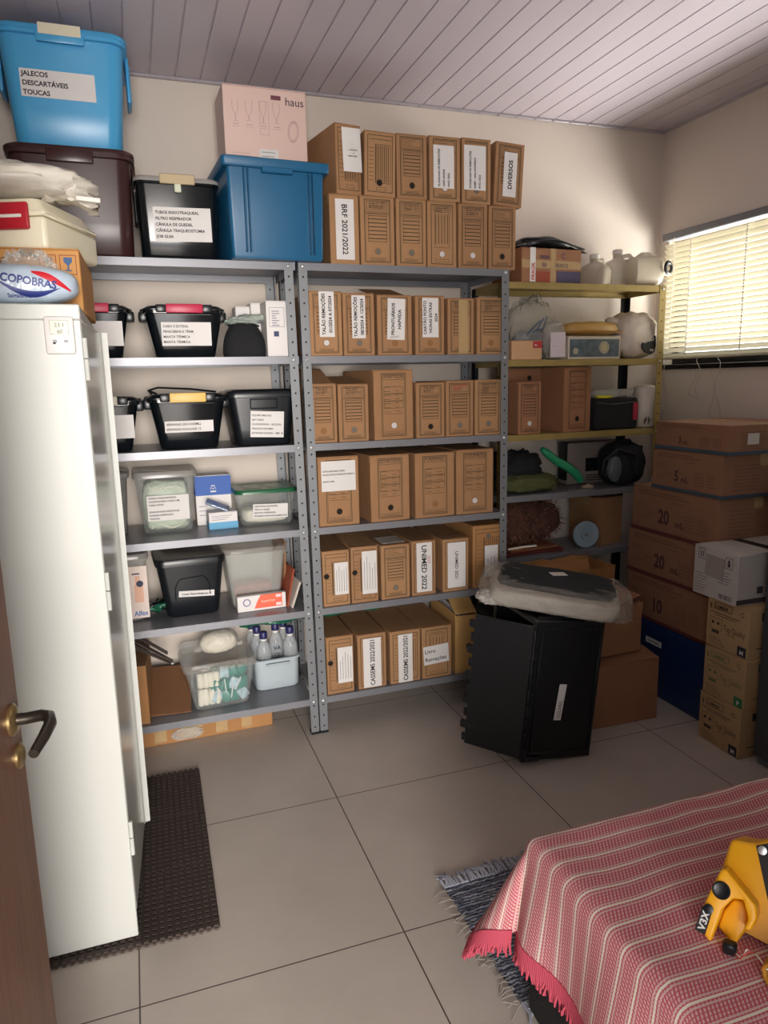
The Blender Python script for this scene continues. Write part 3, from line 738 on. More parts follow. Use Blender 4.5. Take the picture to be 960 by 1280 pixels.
# --- shelf five: seen from above
def f5(zf, xl, xr, yb, yt, s, label, **k): return fb(zf, xl, xr, yb, yt, s, label, **k)
T, w, h = f5(z4, 118, 236, 745, 508, S4, 'file box with faint white slip, left end of the shelf above the lowest', kind='t', hole='d')
sheet(T, .022, h*.49, w*.5, h*.58, [], .01, -90, y=-.002, micro=5)
T, w, h = f5(z4, 238, 356, 722, 490, S4, 'file box with faint white slip, second from left on the shelf above the lowest', kind='t', hole='d', flap=4)
sheet(T, .022, h*.53, w*.54, h*.76, [], .01, -90, y=-.002, micro=5)
T, w, h = f5(z4, 366, 491, 716, 483, S4, 'file box without a label, a glossy packet on its lid', hole='g')
obj('packet', MB().rbox(-.05, .03, h, .06, .15, h+.006, .003), FILM, T)
T, w, h = f5(z4, 496, 601, 692, 465, S4, 'file box with bold white label ending 2022 and red marker writing', kind='t', hole=None)
sheet(T, .002, h*.51, w*.63, h*.9, ['UNIMED 2022'], .034, -90, y=-.002, bold=.02)
lettering(T, [('2023', .018, h*.72, .018, {'rot': -90, 'bold': 0})], mat('red_marker', '#b23a37', .7), y=-.0042, name='handwriting')
T, w, h = f5(z4, 628, 741, 684, 457, S4, 'file box with a plain white label ending 2021 beside the taller box', kind='t', hole=None)
sheet(T, .004, h*.5, w*.68, h*.86, ['UNIMED 2021'], .022, -90, y=-.002, bold=.01)
T, w, h = f5(z4, 756, 890, 676, 398, S4, 'taller file box with a small white slip at the right end of its shelf', kind='t', hole='g', holeat=(.0, .82, .013), cardm=CARD3)
sheet(T, .014, h*.42, w*.42, h*.5, ['UNIMED', 'IN - MAI', '2023'], .011, -90, y=-.002, bold=0)
# --- lowest shelf
T, w, h = f5(z5, 135, 253, 497, 257, S5, 'file box with faint white slip at the left end of the lowest shelf', kind='t', hole='d')
sheet(T, .022, h*.49, w*.54, h*.62, [], .01, -90, y=-.002, micro=5)
T, w, h = f5(z5, 267, 391, 476, 247, S5, 'file box marked 2022/2021, left one of the pair on the lowest shelf', kind='t', hole=None)
sheet(T, 0, h*.47, w*.62, h*.9, ['CASSEMS 2022/2021'], .029, 90, y=-.002, bold=.02)
T, w, h = f5(z5, 404, 536, 461, 233, S5, 'file box marked 2022/2021, right one of the pair on the lowest shelf', kind='t', hole=None)
sheet(T, 0, h*.47, w*.46, h*.92, ['CASSEMS 2022/2021'], .029, 90, y=-.002, bold=.02)
T, w, h = f5(z5, 540, 668, 442, 216, S5, 'file box labelled Livro Remações, on the lowest shelf', kind='b', hole=None, holeat=None)
sheet(T, -.004, h*.46, w*.84, h*.36, ['Livro', 'Remações'], .026, 0, y=-.002, tilt=3, align='L', bold=.01)
a = z5(688, 420); b = z5(772, 405); x0 = xs(*a, .016)-.005; x1 = xs(*b, .016); zt = zs(*z5(700, 165), .016)
T = thing('document_box', 'yellowish open cardboard document box with papers, right end of the lowest shelf', 'box', ((x0+x1)/2, .016, S5+.0005), -3)
w = x1-x0; h = zt-S5
m = MB(); t = .003
m.rbox(-w/2, 0, 0, w/2, .33, t, .001).rbox(-w/2, 0, t, -w/2+t, .33, h, .001).rbox(w/2-t, 0, t, w/2, .33, h, .001).rbox(-w/2+t, 0, t, w/2-t, t, h*.97, .001).rbox(-w/2+t, .33-t, t, w/2-t, .33, h, .001)
obj('body', m, CARDY, T)
for k in range(6): obj('paper', MB().rbox(-w/2+.01+k*.016, .02, .01, -w/2+.012+k*.016, .3, h+random.uniform(-.03, .012), .0008), PAPER if k % 2 else mat('grey_folder', '#8e8a86', .6), T)
obj('finger_hole', MB().disc(w*.12, h*.45, .012, -.0012).ringd(w*.12, h*.45, .012, .0135, -.0014, mi=1), [HOLE, CARDIN], T, smooth=0)
obj('flap', MB().rbox(-w/2, .0, h, w/2, .12, h+.003, .001, M=Matrix.Translation((0, 0, h)) @ Matrix.Rotation(R(28), 4, 'X') @ Matrix.Translation((0, 0, -h))), CARDY, T)

# ================================================================== PLASTIC TUBS
def bin_(T, wb, wt, db, dt, h, r, m, rim=.012, rimh=.016, thick=.0035, name='body', open_=True):
    """tapered rounded tub: outer wall, rolled rim, inner wall"""
    rg = [rrect(wb/2-.006, db/2-.006, r, 0), rrect(wb/2, db/2, r, .007)]
    rg += [rrect(wb/2+(wt-wb)/2*k, db/2+(dt-db)/2*k, r, .007+(h-rimh-.007)*k) for k in (.33, .66, 1)]
    rg += [rrect(wt/2+rim, dt/2+rim, r+rim*.6, h-rimh+.002), rrect(wt/2+rim, dt/2+rim, r+rim*.6, h-.002), rrect(wt/2+rim-.003, dt/2+rim-.003, r+rim*.5, h)]
    if open_:
        rg += [rrect(wt/2-thick, dt/2-thick, r, h), rrect(wb/2-thick, db/2-thick, r, .01)]
    return obj(name, MB().loft(rg), m, T, smooth=50)
def lid_(T, w, d, z, r, m, th=.014, raise_=.008, name='lid', inset=.03):
    rg = [rrect(w/2, d/2, r, z-.004), rrect(w/2, d/2, r, z+th*.6), rrect(w/2-.004, d/2-.004, r, z+th), rrect(w/2-inset, d/2-inset, r*.8, z+th), rrect(w/2-inset-.008, d/2-inset-.008, r*.8, z+th+raise_)]
    return obj(name, MB().loft(rg), m, T, smooth=45)
def lean_of(db, dt, h): return -math.degrees(math.atan2((dt-db)/2, h))
def front_label(T, x, z, w, h, lines, size, db, dt, H, **k):
    fy = -(db/2+(dt-db)/2*z/H)
    return sheet(T, x, z, w, h, lines, size, loc=(0, fy, 0), lean=-lean_of(db, dt, H)*-1*-1 if False else math.degrees(math.atan2((dt-db)/2, H)), y=-.0025, **k)

# brown bin and the pale blue bin on it
BYc = .14
def big_bin(name, label, u0, u1, vrim, ub0, ub1, vb, zb, zt, Yf, m, group):
    x0, x1 = xs(u0, vrim, Yf), xs(u1, vrim, Yf); b0, b1 = xs(ub0, vb, Yf), xs(ub1, vb, Yf)
    T = thing(name, label, 'bin', ((x0+x1)/2, Yf+.20, zb+.0006), 0, group)
    wt = x1-x0-.024; wb = b1-b0; dt, db = .376, .335; h = zt-zb
    bin_(T, wb, wt, db, dt, h-.013, .05, m, rim=.012, rimh=.02)
    lid_(T, wt+.03, dt+.03, h-.014, .06, m, th=.012, raise_=-.006, inset=.022)
    return T, wb, wt, db, dt, h
BROWN = mat('dark_brown_plastic', '#38201f', .3, var=.05); BLUE = mat('sky_blue_plastic', '#479fd2', .32); 
zb1 = 2.345
T, wb, wt, db, dt, h = big_bin('storage_bin', 'dark brown lidded plastic bin under the sky blue bin', 2, 166, 186, 12, 157, 316, S0, zb1, -.025, BROWN, 'stacked bins on the left rack top')
for s in (1, -1):
    obj('handle', MB().rbox(s*(wt/2+.010)-.007, -.07, h-.11, s*(wt/2+.010)+.007, .07, h-.015, .005, seg=2), BROWN, T)
obj('front_latch', MB().rbox(-.075, -dt/2-.019, h-.055, .075, -dt/2-.010, h-.014, .005, seg=2), BROWN, T)
T, wb, wt, db, dt, h = big_bin('storage_bin', 'sky blue lidded plastic bin with a white label, on top of the brown bin', -12, 156, 40, 11, 146, 176, zb1, 2.715, -.025, BLUE, 'stacked bins on the left rack top')
for s in (1, -1):
    o = obj('handle', MB().rbox(s*(wt/2+.013)-.006, -.06, h-.17, s*(wt/2+.013)+.006, .06, h-.016, .005, seg=2), BLUE, T)
    rb = MB()
    for k in range(6): rb.rbox(s*(wt/2+.020)-.004, -.055, h-.165+k*.022, s*(wt/2+.020)+.002, .055, h-.155+k*.022, .002)
    obj('handle_ribs', rb, BLUE, o)
la = obj('front_latch', MB().rbox(-.075, -dt/2-.02, h-.055, .075, -dt/2-.010, h-.012, .005, seg=2), BLUE, T)
obj('tape_label', MB().rbox(-.066, -dt/2-.022, h-.033, .066, -dt/2-.0195, h+.0015, .001), mat('yellowed_tape', '#ddd5bd', .5), la)
front_label(T, -.02, h*.52, .235, .085, ['JALECOS', 'DESCARTÁVEIS', 'TOUCAS'], .021, db, dt, h, bold=.03, align='L', gap=1.35)

# black bin with smoke-grey lid
def tub(label, cat, u0, u1, vt, ub0, ub1, vb, zb, zt, Yf, m, lidm, d=.3, r=.03, group=None, rim=.01, zrot=0, lidth=.014, lidraise=.006, taper=.86, name='lidded_tub', dlid=True, body='body'):
    x0, x1 = xs(u0, vt, Yf), xs(u1, vt, Yf); b0, b1 = xs(ub0, vb, Yf), xs(ub1, vb, Yf)
    T = thing(name, label, cat, ((x0+x1)/2, Yf+d/2, zb+.0006), zrot, group)
    wt = x1-x0-2*rim; wb = min(b1-b0, wt); dt = d-2*rim; db = dt*taper; h = zt-zb
    hb = h-lidth-max(0, lidraise) if lidm else h
    bin_(T, wb, wt, db, dt, hb, r, m, rim=rim*.75, rimh=.012)
    if lidm: lid_(T, wt+2*rim, dt+2*rim, hb+.0015, r+rim, lidm, th=lidth-.0015, raise_=lidraise, inset=.02)
    return T, wb, wt, db, dt, h
T, wb, wt, db, dt, h = tub('black tub with smoke grey lid and beige latch beside the blue crate', 'tub', 166, 275, 228, 176, 271, 318, S0, zs(220, 219, -.01), -.01, BLACKP, GREYLID, d=.33)
la = obj('front_latch', MB().rbox(-.062, -dt/2-.016, h-.032, .062, -dt/2-.008, h+.003, .003), mat('beige_latch', '#b8a582', .5), T)
obj('latch_tongue', MB().rbox(-.012, -dt/2-.017, h-.06, .012, -dt/2-.01, h-.03, .003), mat('pale_green_tongue', '#cfd3bb', .4), la)
for s in (1, -1): obj('handle', MB().rbox(s*(wt/2+.004)-.005, -.05, h-.15, s*(wt/2+.004)+.005, .05, h-.02, .004), BLACKM, T)
front_label(T, .012, h*.42, .205, .118, ['TUBOS ENDOTRAQUEAL', 'FILTRO RESPIRADOR', 'CÂNULA DE GUEDEL', 'CÂNULA TRAQUEOSTOMIA', 'JOB GUIA'], .0138, db, dt, h, bold=.03, align='L', gap=1.5, tilt=1)

# black totes with coloured latch
def tote(label, u0, u1, vt, zb, zt, Yf, latchm, latch_u=None, lines=None, lw=.16, lh=.08, lx=0, lz=.45, size=.011, d=.30, group='black latch totes', lh_rot=0):
    x0, x1 = xs(u0, vt, Yf), xs(u1, vt, Yf); W = x1-x0
    T = thing('latch_tote', label, 'tote', ((x0+x1)/2, Yf+d/2, zb+.0006), 0, group)
    wt = W-.05; wb = wt*.78; dt = d-.03; db = dt*.82; h = zt-zb
    bin_(T, wb, wt, db, dt, h*.88, .035, BLACKP, rim=.008, rimh=.014)
    rg = [rrect(wt/2+.010, dt/2+.010, .04, h*.875), rrect(wt/2+.010, dt/2+.010, .04, h*.90), rrect(wt/2-.01, dt/2-.01, .035, h*.96), rrect(wt/2-.03, dt/2-.03, .03, h*.965)]
    obj('lid', MB().loft(rg), BLACKM, T, smooth=45)
    for s in (-1, 1):
        m = MB(); cx = s*(wt/2+.006)
        m.rbox(cx-.016, -.05, h*.70, cx+.018, .05, h*.89, .008, seg=2); m.rbox(cx+s*.002-.008, -.055, h*.87, cx+s*.002+.008, .055, h*.93, .005, seg=2)
        obj('side_clip', m, BLACKM, T)
    for s in (-1, 1): obj('latch_hinge', MB().rbox(latch_x(T, 0)+s*.085-.02, -dt/2-.016, h*.83, latch_x(T, 0)+s*.085+.02, -dt/2+.006, h*.975, .006, seg=2), BLACKM, T)
    obj('front_latch', MB().rbox(-.068, -dt/2-.02, h*.82, .068, -dt/2-.004, h*.985, .004, seg=2), latchm, T)
    m = MB(); m.quad(-wb*.44, h*.80, wb*.44, h*.807)
    o = obj('moulded_panel', m, BLACKM, T, (0, -db/2-(dt-db)/2*.14, 0), (math.degrees(0)+math.atan2((dt-db)/2, h*.88), 0, 0), smooth=0)
    if lines: front_label(T, lx, h*lz, lw, lh, lines, size, db, dt, h*.88, bold=.02, align='L', gap=1.55)
    return T, wb, wt, db, dt, h
def latch_x(T, x): return x
A1T = zs(235, 379, .02)
tote('black tote with a crimson latch, partly hidden behind the white locker', 52, 168, 388, S1, zs(150, 378, .02), .02, PINKP, lines=['', ''], lw=.12, lh=.09, lx=.05)
T = tote('black tote with a crimson latch and white label, next to the black pouch', 172, 287, 388, S1, A1T, .02, PINKP, lines=['CABO E EXTENS.', 'PENSOBENS E TÉRM.', 'MANTA TÉRMICA', 'MANTA TÉRMICA'], lw=.185, lh=.088, lx=.004, lz=.44, size=.0125)
tote('black tote partly hidden behind the locker, on the shelf below the crimson latched totes', 62, 180, 500, S2, zs(160, 494, .02), .02, mat('pale_latch', '#cbc4b4', .4), lines=['', ''], lw=.12, lh=.09, lx=.06)
T, wb, wt, db, dt, h = tote('black tote with a yellow latch and white label', 178, 290, 500, S2, zs(235, 490, .02), .02, YELP, lines=['SERINGAS (3/5/10/20ML)', 'SERINGAS AGULHAS 12'], lw=.185, lh=.045, lx=0, lz=.40, size=.0125)
for k in range(2):
    cm = MB().tube([(-.13+.02*k, .0, h*.97), (-.14, .05, h*1.03), (-.10, .09, h*1.08), (.03, .04+.02*k, h*1.04), (.12, -.02, h*.985)], .004, 6)
    obj('strap', cm, BLACKM, T)
T, wb, wt, db, dt, h = tub('black lidded box with a five line white label, right of the yellow latched tote', 'tub', 284, 374, 500, 302, 369, 552, S2, zs(326, 487, .02), .02, BLACKM, BLACKM, d=.32, taper=.9)
front_label(T, .012, h*.38, .135, .105, ['EQUIPO MACRO', 'SET SORO', 'CLOREXIDINA - ÁLCOOL', 'FRASCOS SISTEMA', 'EXTENSOR DE SORO - AMP. 18'], .0105, db, dt, h, bold=.02, align='L', gap=1.7, tilt=-3)
obj('handle_recess', MB().frame(-.055, h*.66, .055, h*.84, .003, -.0008), BLACKP, T, (0, -db/2-(dt-db)/2*.75, 0), (math.atan2((dt-db)/2, h), 0, 0), smooth=0)

# pouch, white cartons
x0, x1 = xs(282, 443, .05), xs(336, 443, .05)
T = thing('toiletry_pouch', 'small black fabric pouch between the crimson latched tote and the white cartons', 'pouch', ((x0+x1)/2, .12, S1+.0006), -6)
W = x1-x0; H = zs(310, 404, .05)-S1
rg = []
for k in range(9):
    t = k/8; a = math.sin(t*PI*.5+.0)
    rg.append(rrect(W/2*(1-.42*t**3)*(.94 if k == 0 else 1), .075*(1-.5*t**2.5), .045, H*t))
obj('body', MB().loft(rg), BLACKF, T, smooth=60)
obj('zip', MB().tube([(-W*.36, -.035, H*.93), (-W*.1, -.03, H*1.0), (W*.2, -.03, H*.99), (W*.36, -.036, H*.92)], .004, 6), BLACKM, T)
x0, x1 = xs(286, 402, .12), xs(334, 402, .12)
o = obj('plastic_packets', blob(x1-x0+.02, .10, .04, 2, .3, 4, 5, crease=.2), mat('pale_green_wrap', '#a9b3ab', .3, bump=.5), None, ((x0+x1)/2, .125, S1+H*.985), (0, R(-5), 0))
tag(o, 'crumpled pale green plastic packets on top of the black pouch', 'packets')
def carton(name, label, cat, cx, fy, zb, w, d, h, m=None, rz=0, group=None, tape=True, tapem=None, open_=False, seam='x', rx=0, ry=0):
    """closed carton, origin at the middle of its front bottom edge"""
    T = thing(name, label, cat, (cx, fy, zb+.0006), rz, group, rx, ry); m = m or CARD
    b = .0025
    if not open_:
        obj('body', MB().rbox(-w/2, 0, 0, w/2, d, h-.003, b), m, T)
        f = MB()
        if seam == 'x': f.rbox(-w/2, 0, h-.003, w/2, d/2-.0008, h, .001).rbox(-w/2, d/2+.0008, h-.003, w/2, d, h, .001)
        else: f.rbox(-w/2, 0, h-.003, -.0008, d, h, .001).rbox(.0008, 0, h-.003, w/2, d, h, .001)
        obj('flap', f, m, T)
        if tape:
            tw = .024
            if seam == 'x': t = MB().box(-w/2-.0006, d/2-tw, h, w/2+.0006, d/2+tw, h+.0006).box(-w/2-.0008, d/2-tw, h-.05, -w/2-.0002, d/2+tw, h+.0006).box(w/2+.0002, d/2-tw, h-.05, w/2+.0008, d/2+tw, h+.0006)
            else: t = MB().box(-tw, -.0006, h, tw, d+.0006, h+.0006).box(-tw, -.0009, h-.05, tw, -.0003, h+.0006)
            obj('tape', t, tapem or TAPE, T, smooth=0)
    return T
x0, x1 = xs(335, 443, .03), xs(361, 443, .03)
T = carton('white_carton', 'slim white printed carton beside the right post of the left rack', 'carton', (x0+x1)/2, .03, S1, x1-x0, .13, zs(345, 376, .03)-S1, mat('white_card', '#dcd8d6', .6), 0, 'white cartons on the tub shelf', tape=False)
w_ = x1-x0; m = MB().box(-.014, -.0007, .078, .006, -.0003, .098)
for k in range(7): m.quad(-.02, .12+k*.009, -.02+random.uniform(.015, .035), .1225+k*.009)
m.frame(-.03, .115, .03, .19, .0008); obj('print', m, INKBL, T, smooth=0)
x0, x1 = xs(316, 440, .17), xs(341, 440, .17)
carton('white_carton', 'plain white carton standing behind the slim printed carton', 'carton', (x0+x1)/2, .17, S1, x1-x0, .18, zs(328, 379, .17)-S1, mat('white_card', '#dcd8d6', .6), 0, 'white cartons on the tub shelf', tape=False)
x0, x1 = xs(297, 440, .19), xs(315, 440, .19)
carton('white_carton', 'small white carton half hidden behind the black pouch', 'carton', (x0+x1)/2, .19, S1, x1-x0, .1, zs(306, 383, .19)-S1, mat('white_card', '#dcd8d6', .6), 0, 'white cartons on the tub shelf', tape=False)

# ================================================================== big blue crate, glassware carton
NB = mat('petrol_blue_plastic', '#155a82', .38)
Yf = -.06
x0, x1 = xs(289, 322, Yf), xs(409, 326, Yf); zt = zs(345, 200, Yf)
T = thing('blue_crate', 'large blue lidded plastic crate straddling the tops of two racks', 'crate', ((x0+x1)/2, Yf, S0+.0006), 3)
w = x1-x0; h = zt-S0; d = .40
m = MB()
fl = .016
rg = [rrect(w/2-.012, d/2-.012, .012, 0, 0, d/2), rrect(w/2-.008, d/2-.008, .012, .01, 0, d/2), rrect(w/2+fl-.016, d/2+fl-.016, .014, h-.035, 0, d/2)]
obj('body', MB().loft(rg), NB, T)
rg = [rrect(w/2+fl, d/2+fl, .014, h-.036, 0, d/2), rrect(w/2+fl+.004, d/2+fl+.004, .016, h-.03, 0, d/2), rrect(w/2+fl+.004, d/2+fl+.004, .016, h-.004, 0, d/2), rrect(w/2+fl-.002, d/2+fl-.002, .014, h, 0, d/2), rrect(w/2-.02, d/2-.02, .012, h, 0, d/2), rrect(w/2-.024, d/2-.024, .012, h-.008, 0, d/2)]
obj('lid', MB().loft(rg), NB, T)
for xx in (-w*.34, -w*.30, w*.33, w*.37): obj('rib', MB().rbox(xx-.002, -.0185, .02, xx+.002, .006, h-.04, .001), NB, T)
lp = MB().rbox(-.06, -fl-.006, h-.052, .06, -.004, h-.03, .004); obj('lip', lp, NB, T)
# glassware carton, standing behind the crate's lid
Yg = .13
x0, x1 = xs(282, 196, Yg), xs(385, 198, Yg)
zt = zs(333, 110, Yg); zl = S0+h+.001; x0c = x0; w = x1-x0; hh = zt-zl
PINKC = mat('pale_pink_card', '#dcbfb4', .6)
T = carton('glassware_carton', 'pale pink glassware carton with drawn goblets, on the lid of the blue crate', 'carton', (x0+x1)/2, Yg, zl, w, .2, hh, PINKC, 1, tape=False)
m = MB()
for k, gx in enumerate((-.36, -.20, -.03, .13)):
    cx = gx*w; zc = hh*.66; s = .011+.002*(k % 2)
    pr = [(s, .055), (s*1.05, .03), (s*.6, .008), (.0012, 0), (.0012, -.022+.005*(k % 2)), (s*.8, -.026+.005*(k % 2))]
    for sx in (-1, 1):
        for (r0, q0), (r1, q1) in zip(pr[:-1], pr[1:]):
            a = Vector((cx+sx*r0, 0, zc+q0)); b_ = Vector((cx+sx*r1, 0, zc+q1)); dd = (b_-a).normalized()*.0005; nrm = Vector((-dd.z, 0, dd.x))
            m.add([(p.x, -.0009, p.z) for p in (a-nrm, b_-nrm, b_+nrm, a+nrm)], [(0, 1, 2, 3)])
    m.quad(cx-s, zc-.034, cx+s, zc-.0325); m.quad(cx-s*1.3, zc-.042, cx+s*1.3, zc-.0412)
m.frame(-.075*w, hh*.45, .035*w, hh*.84, .0006)
for k in range(4): m.quad(-.42*w, hh*(.22-.03*k), -.2*w, hh*(.22-.03*k)+.0008)
for (ra, rc) in ((.022, .040), (.017, .033)):
    n = 20; vs = []
    for q in (1, .94):
        for i in range(n): vs.append((.33*w+ra*q*math.cos(2*PI*i/n)+.1*rc*q*math.sin(2*PI*i/n), -.0009, hh*.52+rc*q*math.sin(2*PI*i/n)))
    m.add(vs, [(i, n+i, n+(i+1) % n, (i+1) % n)[::-1] for i in range(n)])
obj('print', m, mat('mauve_print', '#8d6c75', .7), T, smooth=0)
obj('badge', MB().box(.07*w, -.0012, hh*.87, .19*w, -.0004, hh*.92), mat('burgundy_badge', '#6e3d48', .6), T, smooth=0)
lettering(T, [('haus', .24*w, hh*.82, .042, {'bold': .005, 'width': .26*w})], mat('dark_plum_print', '#4a3d46', .7), y=-.001)
o = sheet(T, .02*w, hh*.2, .23*w, hh*.17, [], micro=3)
m = MB()
for k in range(26): m.quad(-.10*w+k*.0018, -hh*.075, -.10*w+k*.0018+random.choice((.0006, .0011)), -hh*.03, -.0009)
obj('barcode', m, INKB, o, smooth=0)
# ================================================================== left rack, lower shelves
def soft(name, mb, m, parent=None, loc=None, rot=None): return obj(name, mb, m, parent, loc, rot, smooth=80)
WHITEC = mat('white_card', '#dcd8d6', .6)
GAUZE = mat('cotton_gauze', '#e4dccb', .95, bump=.5, bscale=60)
TEALP = mat('teal_wrap', '#1d7468', .35, var=.2, vscale=30)
MINT = mat('pale_green_contents', '#c3cdb9', .5, var=.15, vscale=30, bump=.4, bscale=40)
# shelf 3: clear tub crammed with wrapped tubing
T, wb, wt, db, dt, h = tub('clear tub with smoke grey lid packed with pale wrapped tubing', 'tub', 165, 248, 603, 181, 243, 668, S3, zs(206, 590, .14), .14, CLEARP, clear('smoke_clear_lid', '#a7a49f', .62, .2), d=.25, taper=.88, lidth=.022, lidraise=-.004)
soft('wrapped_tubing', blob(wb*.94, db*.9, h*.8, 5, .05, 5, 2, crease=.12), MINT, T, (0, 0, .008))
for k in range(5):
    z = .03+k*h*.15; pts = [((wb*.40)*math.cos(a*.5)*(.9+.1*math.sin(a)), -db*.43+.004*math.sin(a*3), z+.012*math.sin(a*1.7+k)) for a in range(0, 13)]
    obj('tube_coil', MB().tube(pts, .003, 6), mat('clear_tubing', '#d9d6c6', .25), T, smooth=80)
front_label(T, .004, h*.42, .165, .105, ['SONDA NASOGÁSTRICA', 'COLETOR PERF. CURVO 3M', 'TUBO LÁTEX', '', 'SONDAS NASOGÁSTRICAS', 'SONDAS ASPIRAÇÃO', 'TOUCAS'], .0098, db, dt, h, bold=.03, align='L', gap=1.45)
T, wb, wt, db, dt, h = tub('smoke grey tub mostly hidden behind the locker door, level with the tubing tub', 'tub', 96, 162, 606, 105, 155, 668, S3, zs(150, 590, .16), .16, clear('smoke_clear', '#9b9a97', .5, .2), clear('smoke_clear_lid', '#a7a49f', .62, .2), d=.22)
# blue topped box, small blue box
RB = mat('royal_blue_print', '#2456a8', .55)
x0, x1 = xs(246, 652, .30), xs(290, 650, .30)
T = carton('medical_carton', 'white carton with a royal blue upper band standing behind the small glove box', 'carton', (x0+x1)/2, .27, S3, x1-x0, .09, zs(268, 594, .27)-S3, WHITEC, 0, 'blue and white cartons on the tub shelf', tape=False)
w = x1-x0; hh = zs(268, 594, .27)-S3
obj('blue_band', MB().box(-w/2-.0005, -.0006, hh*.6, w/2+.0005, .0904, hh*.985), RB, T, smooth=0)
m = MB(); m.tube([(-.012, -.001, hh*.72), (-.008, -.001, hh*.76), (0, -.001, hh*.72), (.008, -.001, hh*.76), (.012, -.001, hh*.72)], .0018, 5); m.quad(-.012, hh*.66, .012, hh*.69); m.quad(-.008, hh*.78, .008, hh*.8)
obj('emblem', m, PAPER, T)
m = MB()
for k in range(3): m.quad(-w*.42, hh*(.2+.09*k), -w*.2, hh*(.2+.09*k)+.002)
obj('print', m, INKBL, T, smooth=0)
x0, x1 = xs(262, 662, .155), xs(298, 660, .155); hh = zs(280, 640, .155)-S3
T = carton('medical_carton', 'small white carton with a light blue lower band beside the green lidded tub', 'carton', (x0+x1)/2, .155, S3, x1-x0, .07, hh, WHITEC, 3, 'blue and white cartons on the tub shelf', tape=False)
w = x1-x0
obj('blue_band', MB().box(-w/2-.0005, -.0006, .001, w/2+.0005, .0704, hh*.42), mat('light_blue_print', '#5aa0c8', .5), T, smooth=0)
m = MB()
for k in range(3): m.quad(-w*.4, hh*(.55+.11*k), w*(.1+.1*k), hh*(.55+.11*k)+.0015)
obj('print', m, INKBL, T, smooth=0)
o = soft('foil_packet', MB().rbox(-.05, -.025, 0, .05, .025, .012, .005, seg=2), mat('silver_blue_foil', '#9aa7bf', .25, .4, bump=.5), None, ((x0+x1)/2-.02, .19, S3+hh+.004), (R(12), R(22), R(-10)))
o.location.z += .016
tag(o, 'silvery blue foil packet tilted on top of the small light blue banded carton', 'packet')
# green lid tub
GREENL = mat('dark_green_lid', '#1f5a3a', .3)
T, wb, wt, db, dt, h = tub('clear low tub with a dark green lid and four line label', 'tub', 294, 374, 622, 303, 367, 658, S3, zs(330, 612, .13), .13, CLEARP, GREENL, d=.24, taper=.88, lidth=.016, lidraise=-.003)
for px in (-.05, .05):
    n = []
    o = obj('lid_panel', MB().loft([rrect(.035, .06, .012, 0), rrect(.033, .058, .012, .003)]), mat('green_lid_matt', '#6f9079', .35), T, (px, .0, h-.0045), smooth=40)
soft('gauze_packs', blob(wb*.9, db*.85, h*.42, 4, .06, 4, 8), GAUZE, T, (0, 0, .007))
front_label(T, .012, h*.40, .15, .062, ['LANCETAS ALGODÃO', 'TETO C/ GAZE', 'ESCOVA CIRÚRGICA', 'FICHEIRO PARA DOCUMENTOS'], .0098, db, dt, h, bold=.03, align='L', gap=1.45, tilt=-2)
# shelf 4
T, wb, wt, db, dt, h = tub('tall clear canister with a printed sleeve and grey lid, beside the locker door', 'canister', 120, 186, 706, 132, 179, 780, S4, zs(165, 694, .12), .12, CLEARF, clear('smoke_clear_lid', '#a7a49f', .62, .2), d=.2, taper=.85, lidth=.02, lidraise=-.004)
PEACH = mat('peach_print', '#e5b59b', .5)
m = MB().box(-.005, -.0005, .012, .088, .0, h*.82)
sl = obj('sleeve', m, mat('white_pink_sleeve', '#e6d5cb', .5, var=.06, vscale=15), T, (0, -db/2-.0015, 0), (math.atan2((dt-db)/2, h), 0, 0), smooth=0)
m = MB().quad(.035, h*.28, .07, h*.55, -.0012).quad(.04, h*.55, .06, h*.68, -.0012); obj('print', m, PEACH, sl, smooth=0)
m = MB().disc(.058, h*.56, .014, -.0016).quad(.03, h*.7, .06, h*.72, -.0015); obj('print', m, mat('navy_print', '#232a44', .5), sl, smooth=0)
lettering(sl, [('Alfex', .028, h*.08, .03, {'bold': .02, 'width': .055})], mat('blue_print', '#3d6fb0', .5), y=-.0016)
GR = mat('green_glossy_strap', '#1d5a44', .3, bump=.4)
st = None
T = thing('strap_bundle', 'tangled dark green and black straps beside the printed canister', 'straps', (xs(199, 770, .2), .20, S4))
for k in range(9):
    pts = [(.055*math.sin(k*1.3+a*.9)*(.5+.5*math.sin(a*.5)), .05*math.cos(k*2.1+a*.7), .012+.045*abs(math.sin(a*.45+k))*(1-.04*k)) for a in range(11)]
    obj('strap', MB().tube(pts, .0075, 6, rv=[.0075+.003*math.sin(i+k) for i in range(11)]), GR if k % 3 else BLACKM, T, smooth=70)
T, wb, wt, db, dt, h = tub('black tub with a single line label, in the middle of the canister shelf', 'tub', 192, 283, 712, 213, 279, 772, S4, zs(238, 698, .10), .10, BLACKM, BLACKM, d=.27, taper=.86, lidth=.02, lidraise=-.004, zrot=2)
lf = math.atan2((dt-db)/2, h)
arch = MB(); P = [(-.07, h*.30), (-.07, h*.5), (-.06, h*.6), (-.045, h*.66), (.045, h*.68), (.06, h*.62), (.07, h*.52), (.07, h*.36)]
arch.tube([(a, -.001, b) for a, b in P], .002, 6); obj('moulded_arch', arch, BLACKP, T, (0, -db/2-.001, 0), (lf, 0, 0), smooth=60)
front_label(T, .015, h*.38, .145, .026, ['Luvas Hemodinâmica G'], .0125, db, dt, h, bold=.025, tilt=-4)
T, wb, wt, db, dt, h = tub('large clear tub with clear lid behind the orange and white glove carton', 'tub', 279, 361, 705, 294, 354, 764, S4, zs(314, 686, .12), .12, CLEARF, clear('clear_lid', '#cfc8c0', .22, .2), d=.28, taper=.87, lidth=.02, lidraise=-.003)
T2 = None
ORG = mat('coral_print', '#e8674a', .5)
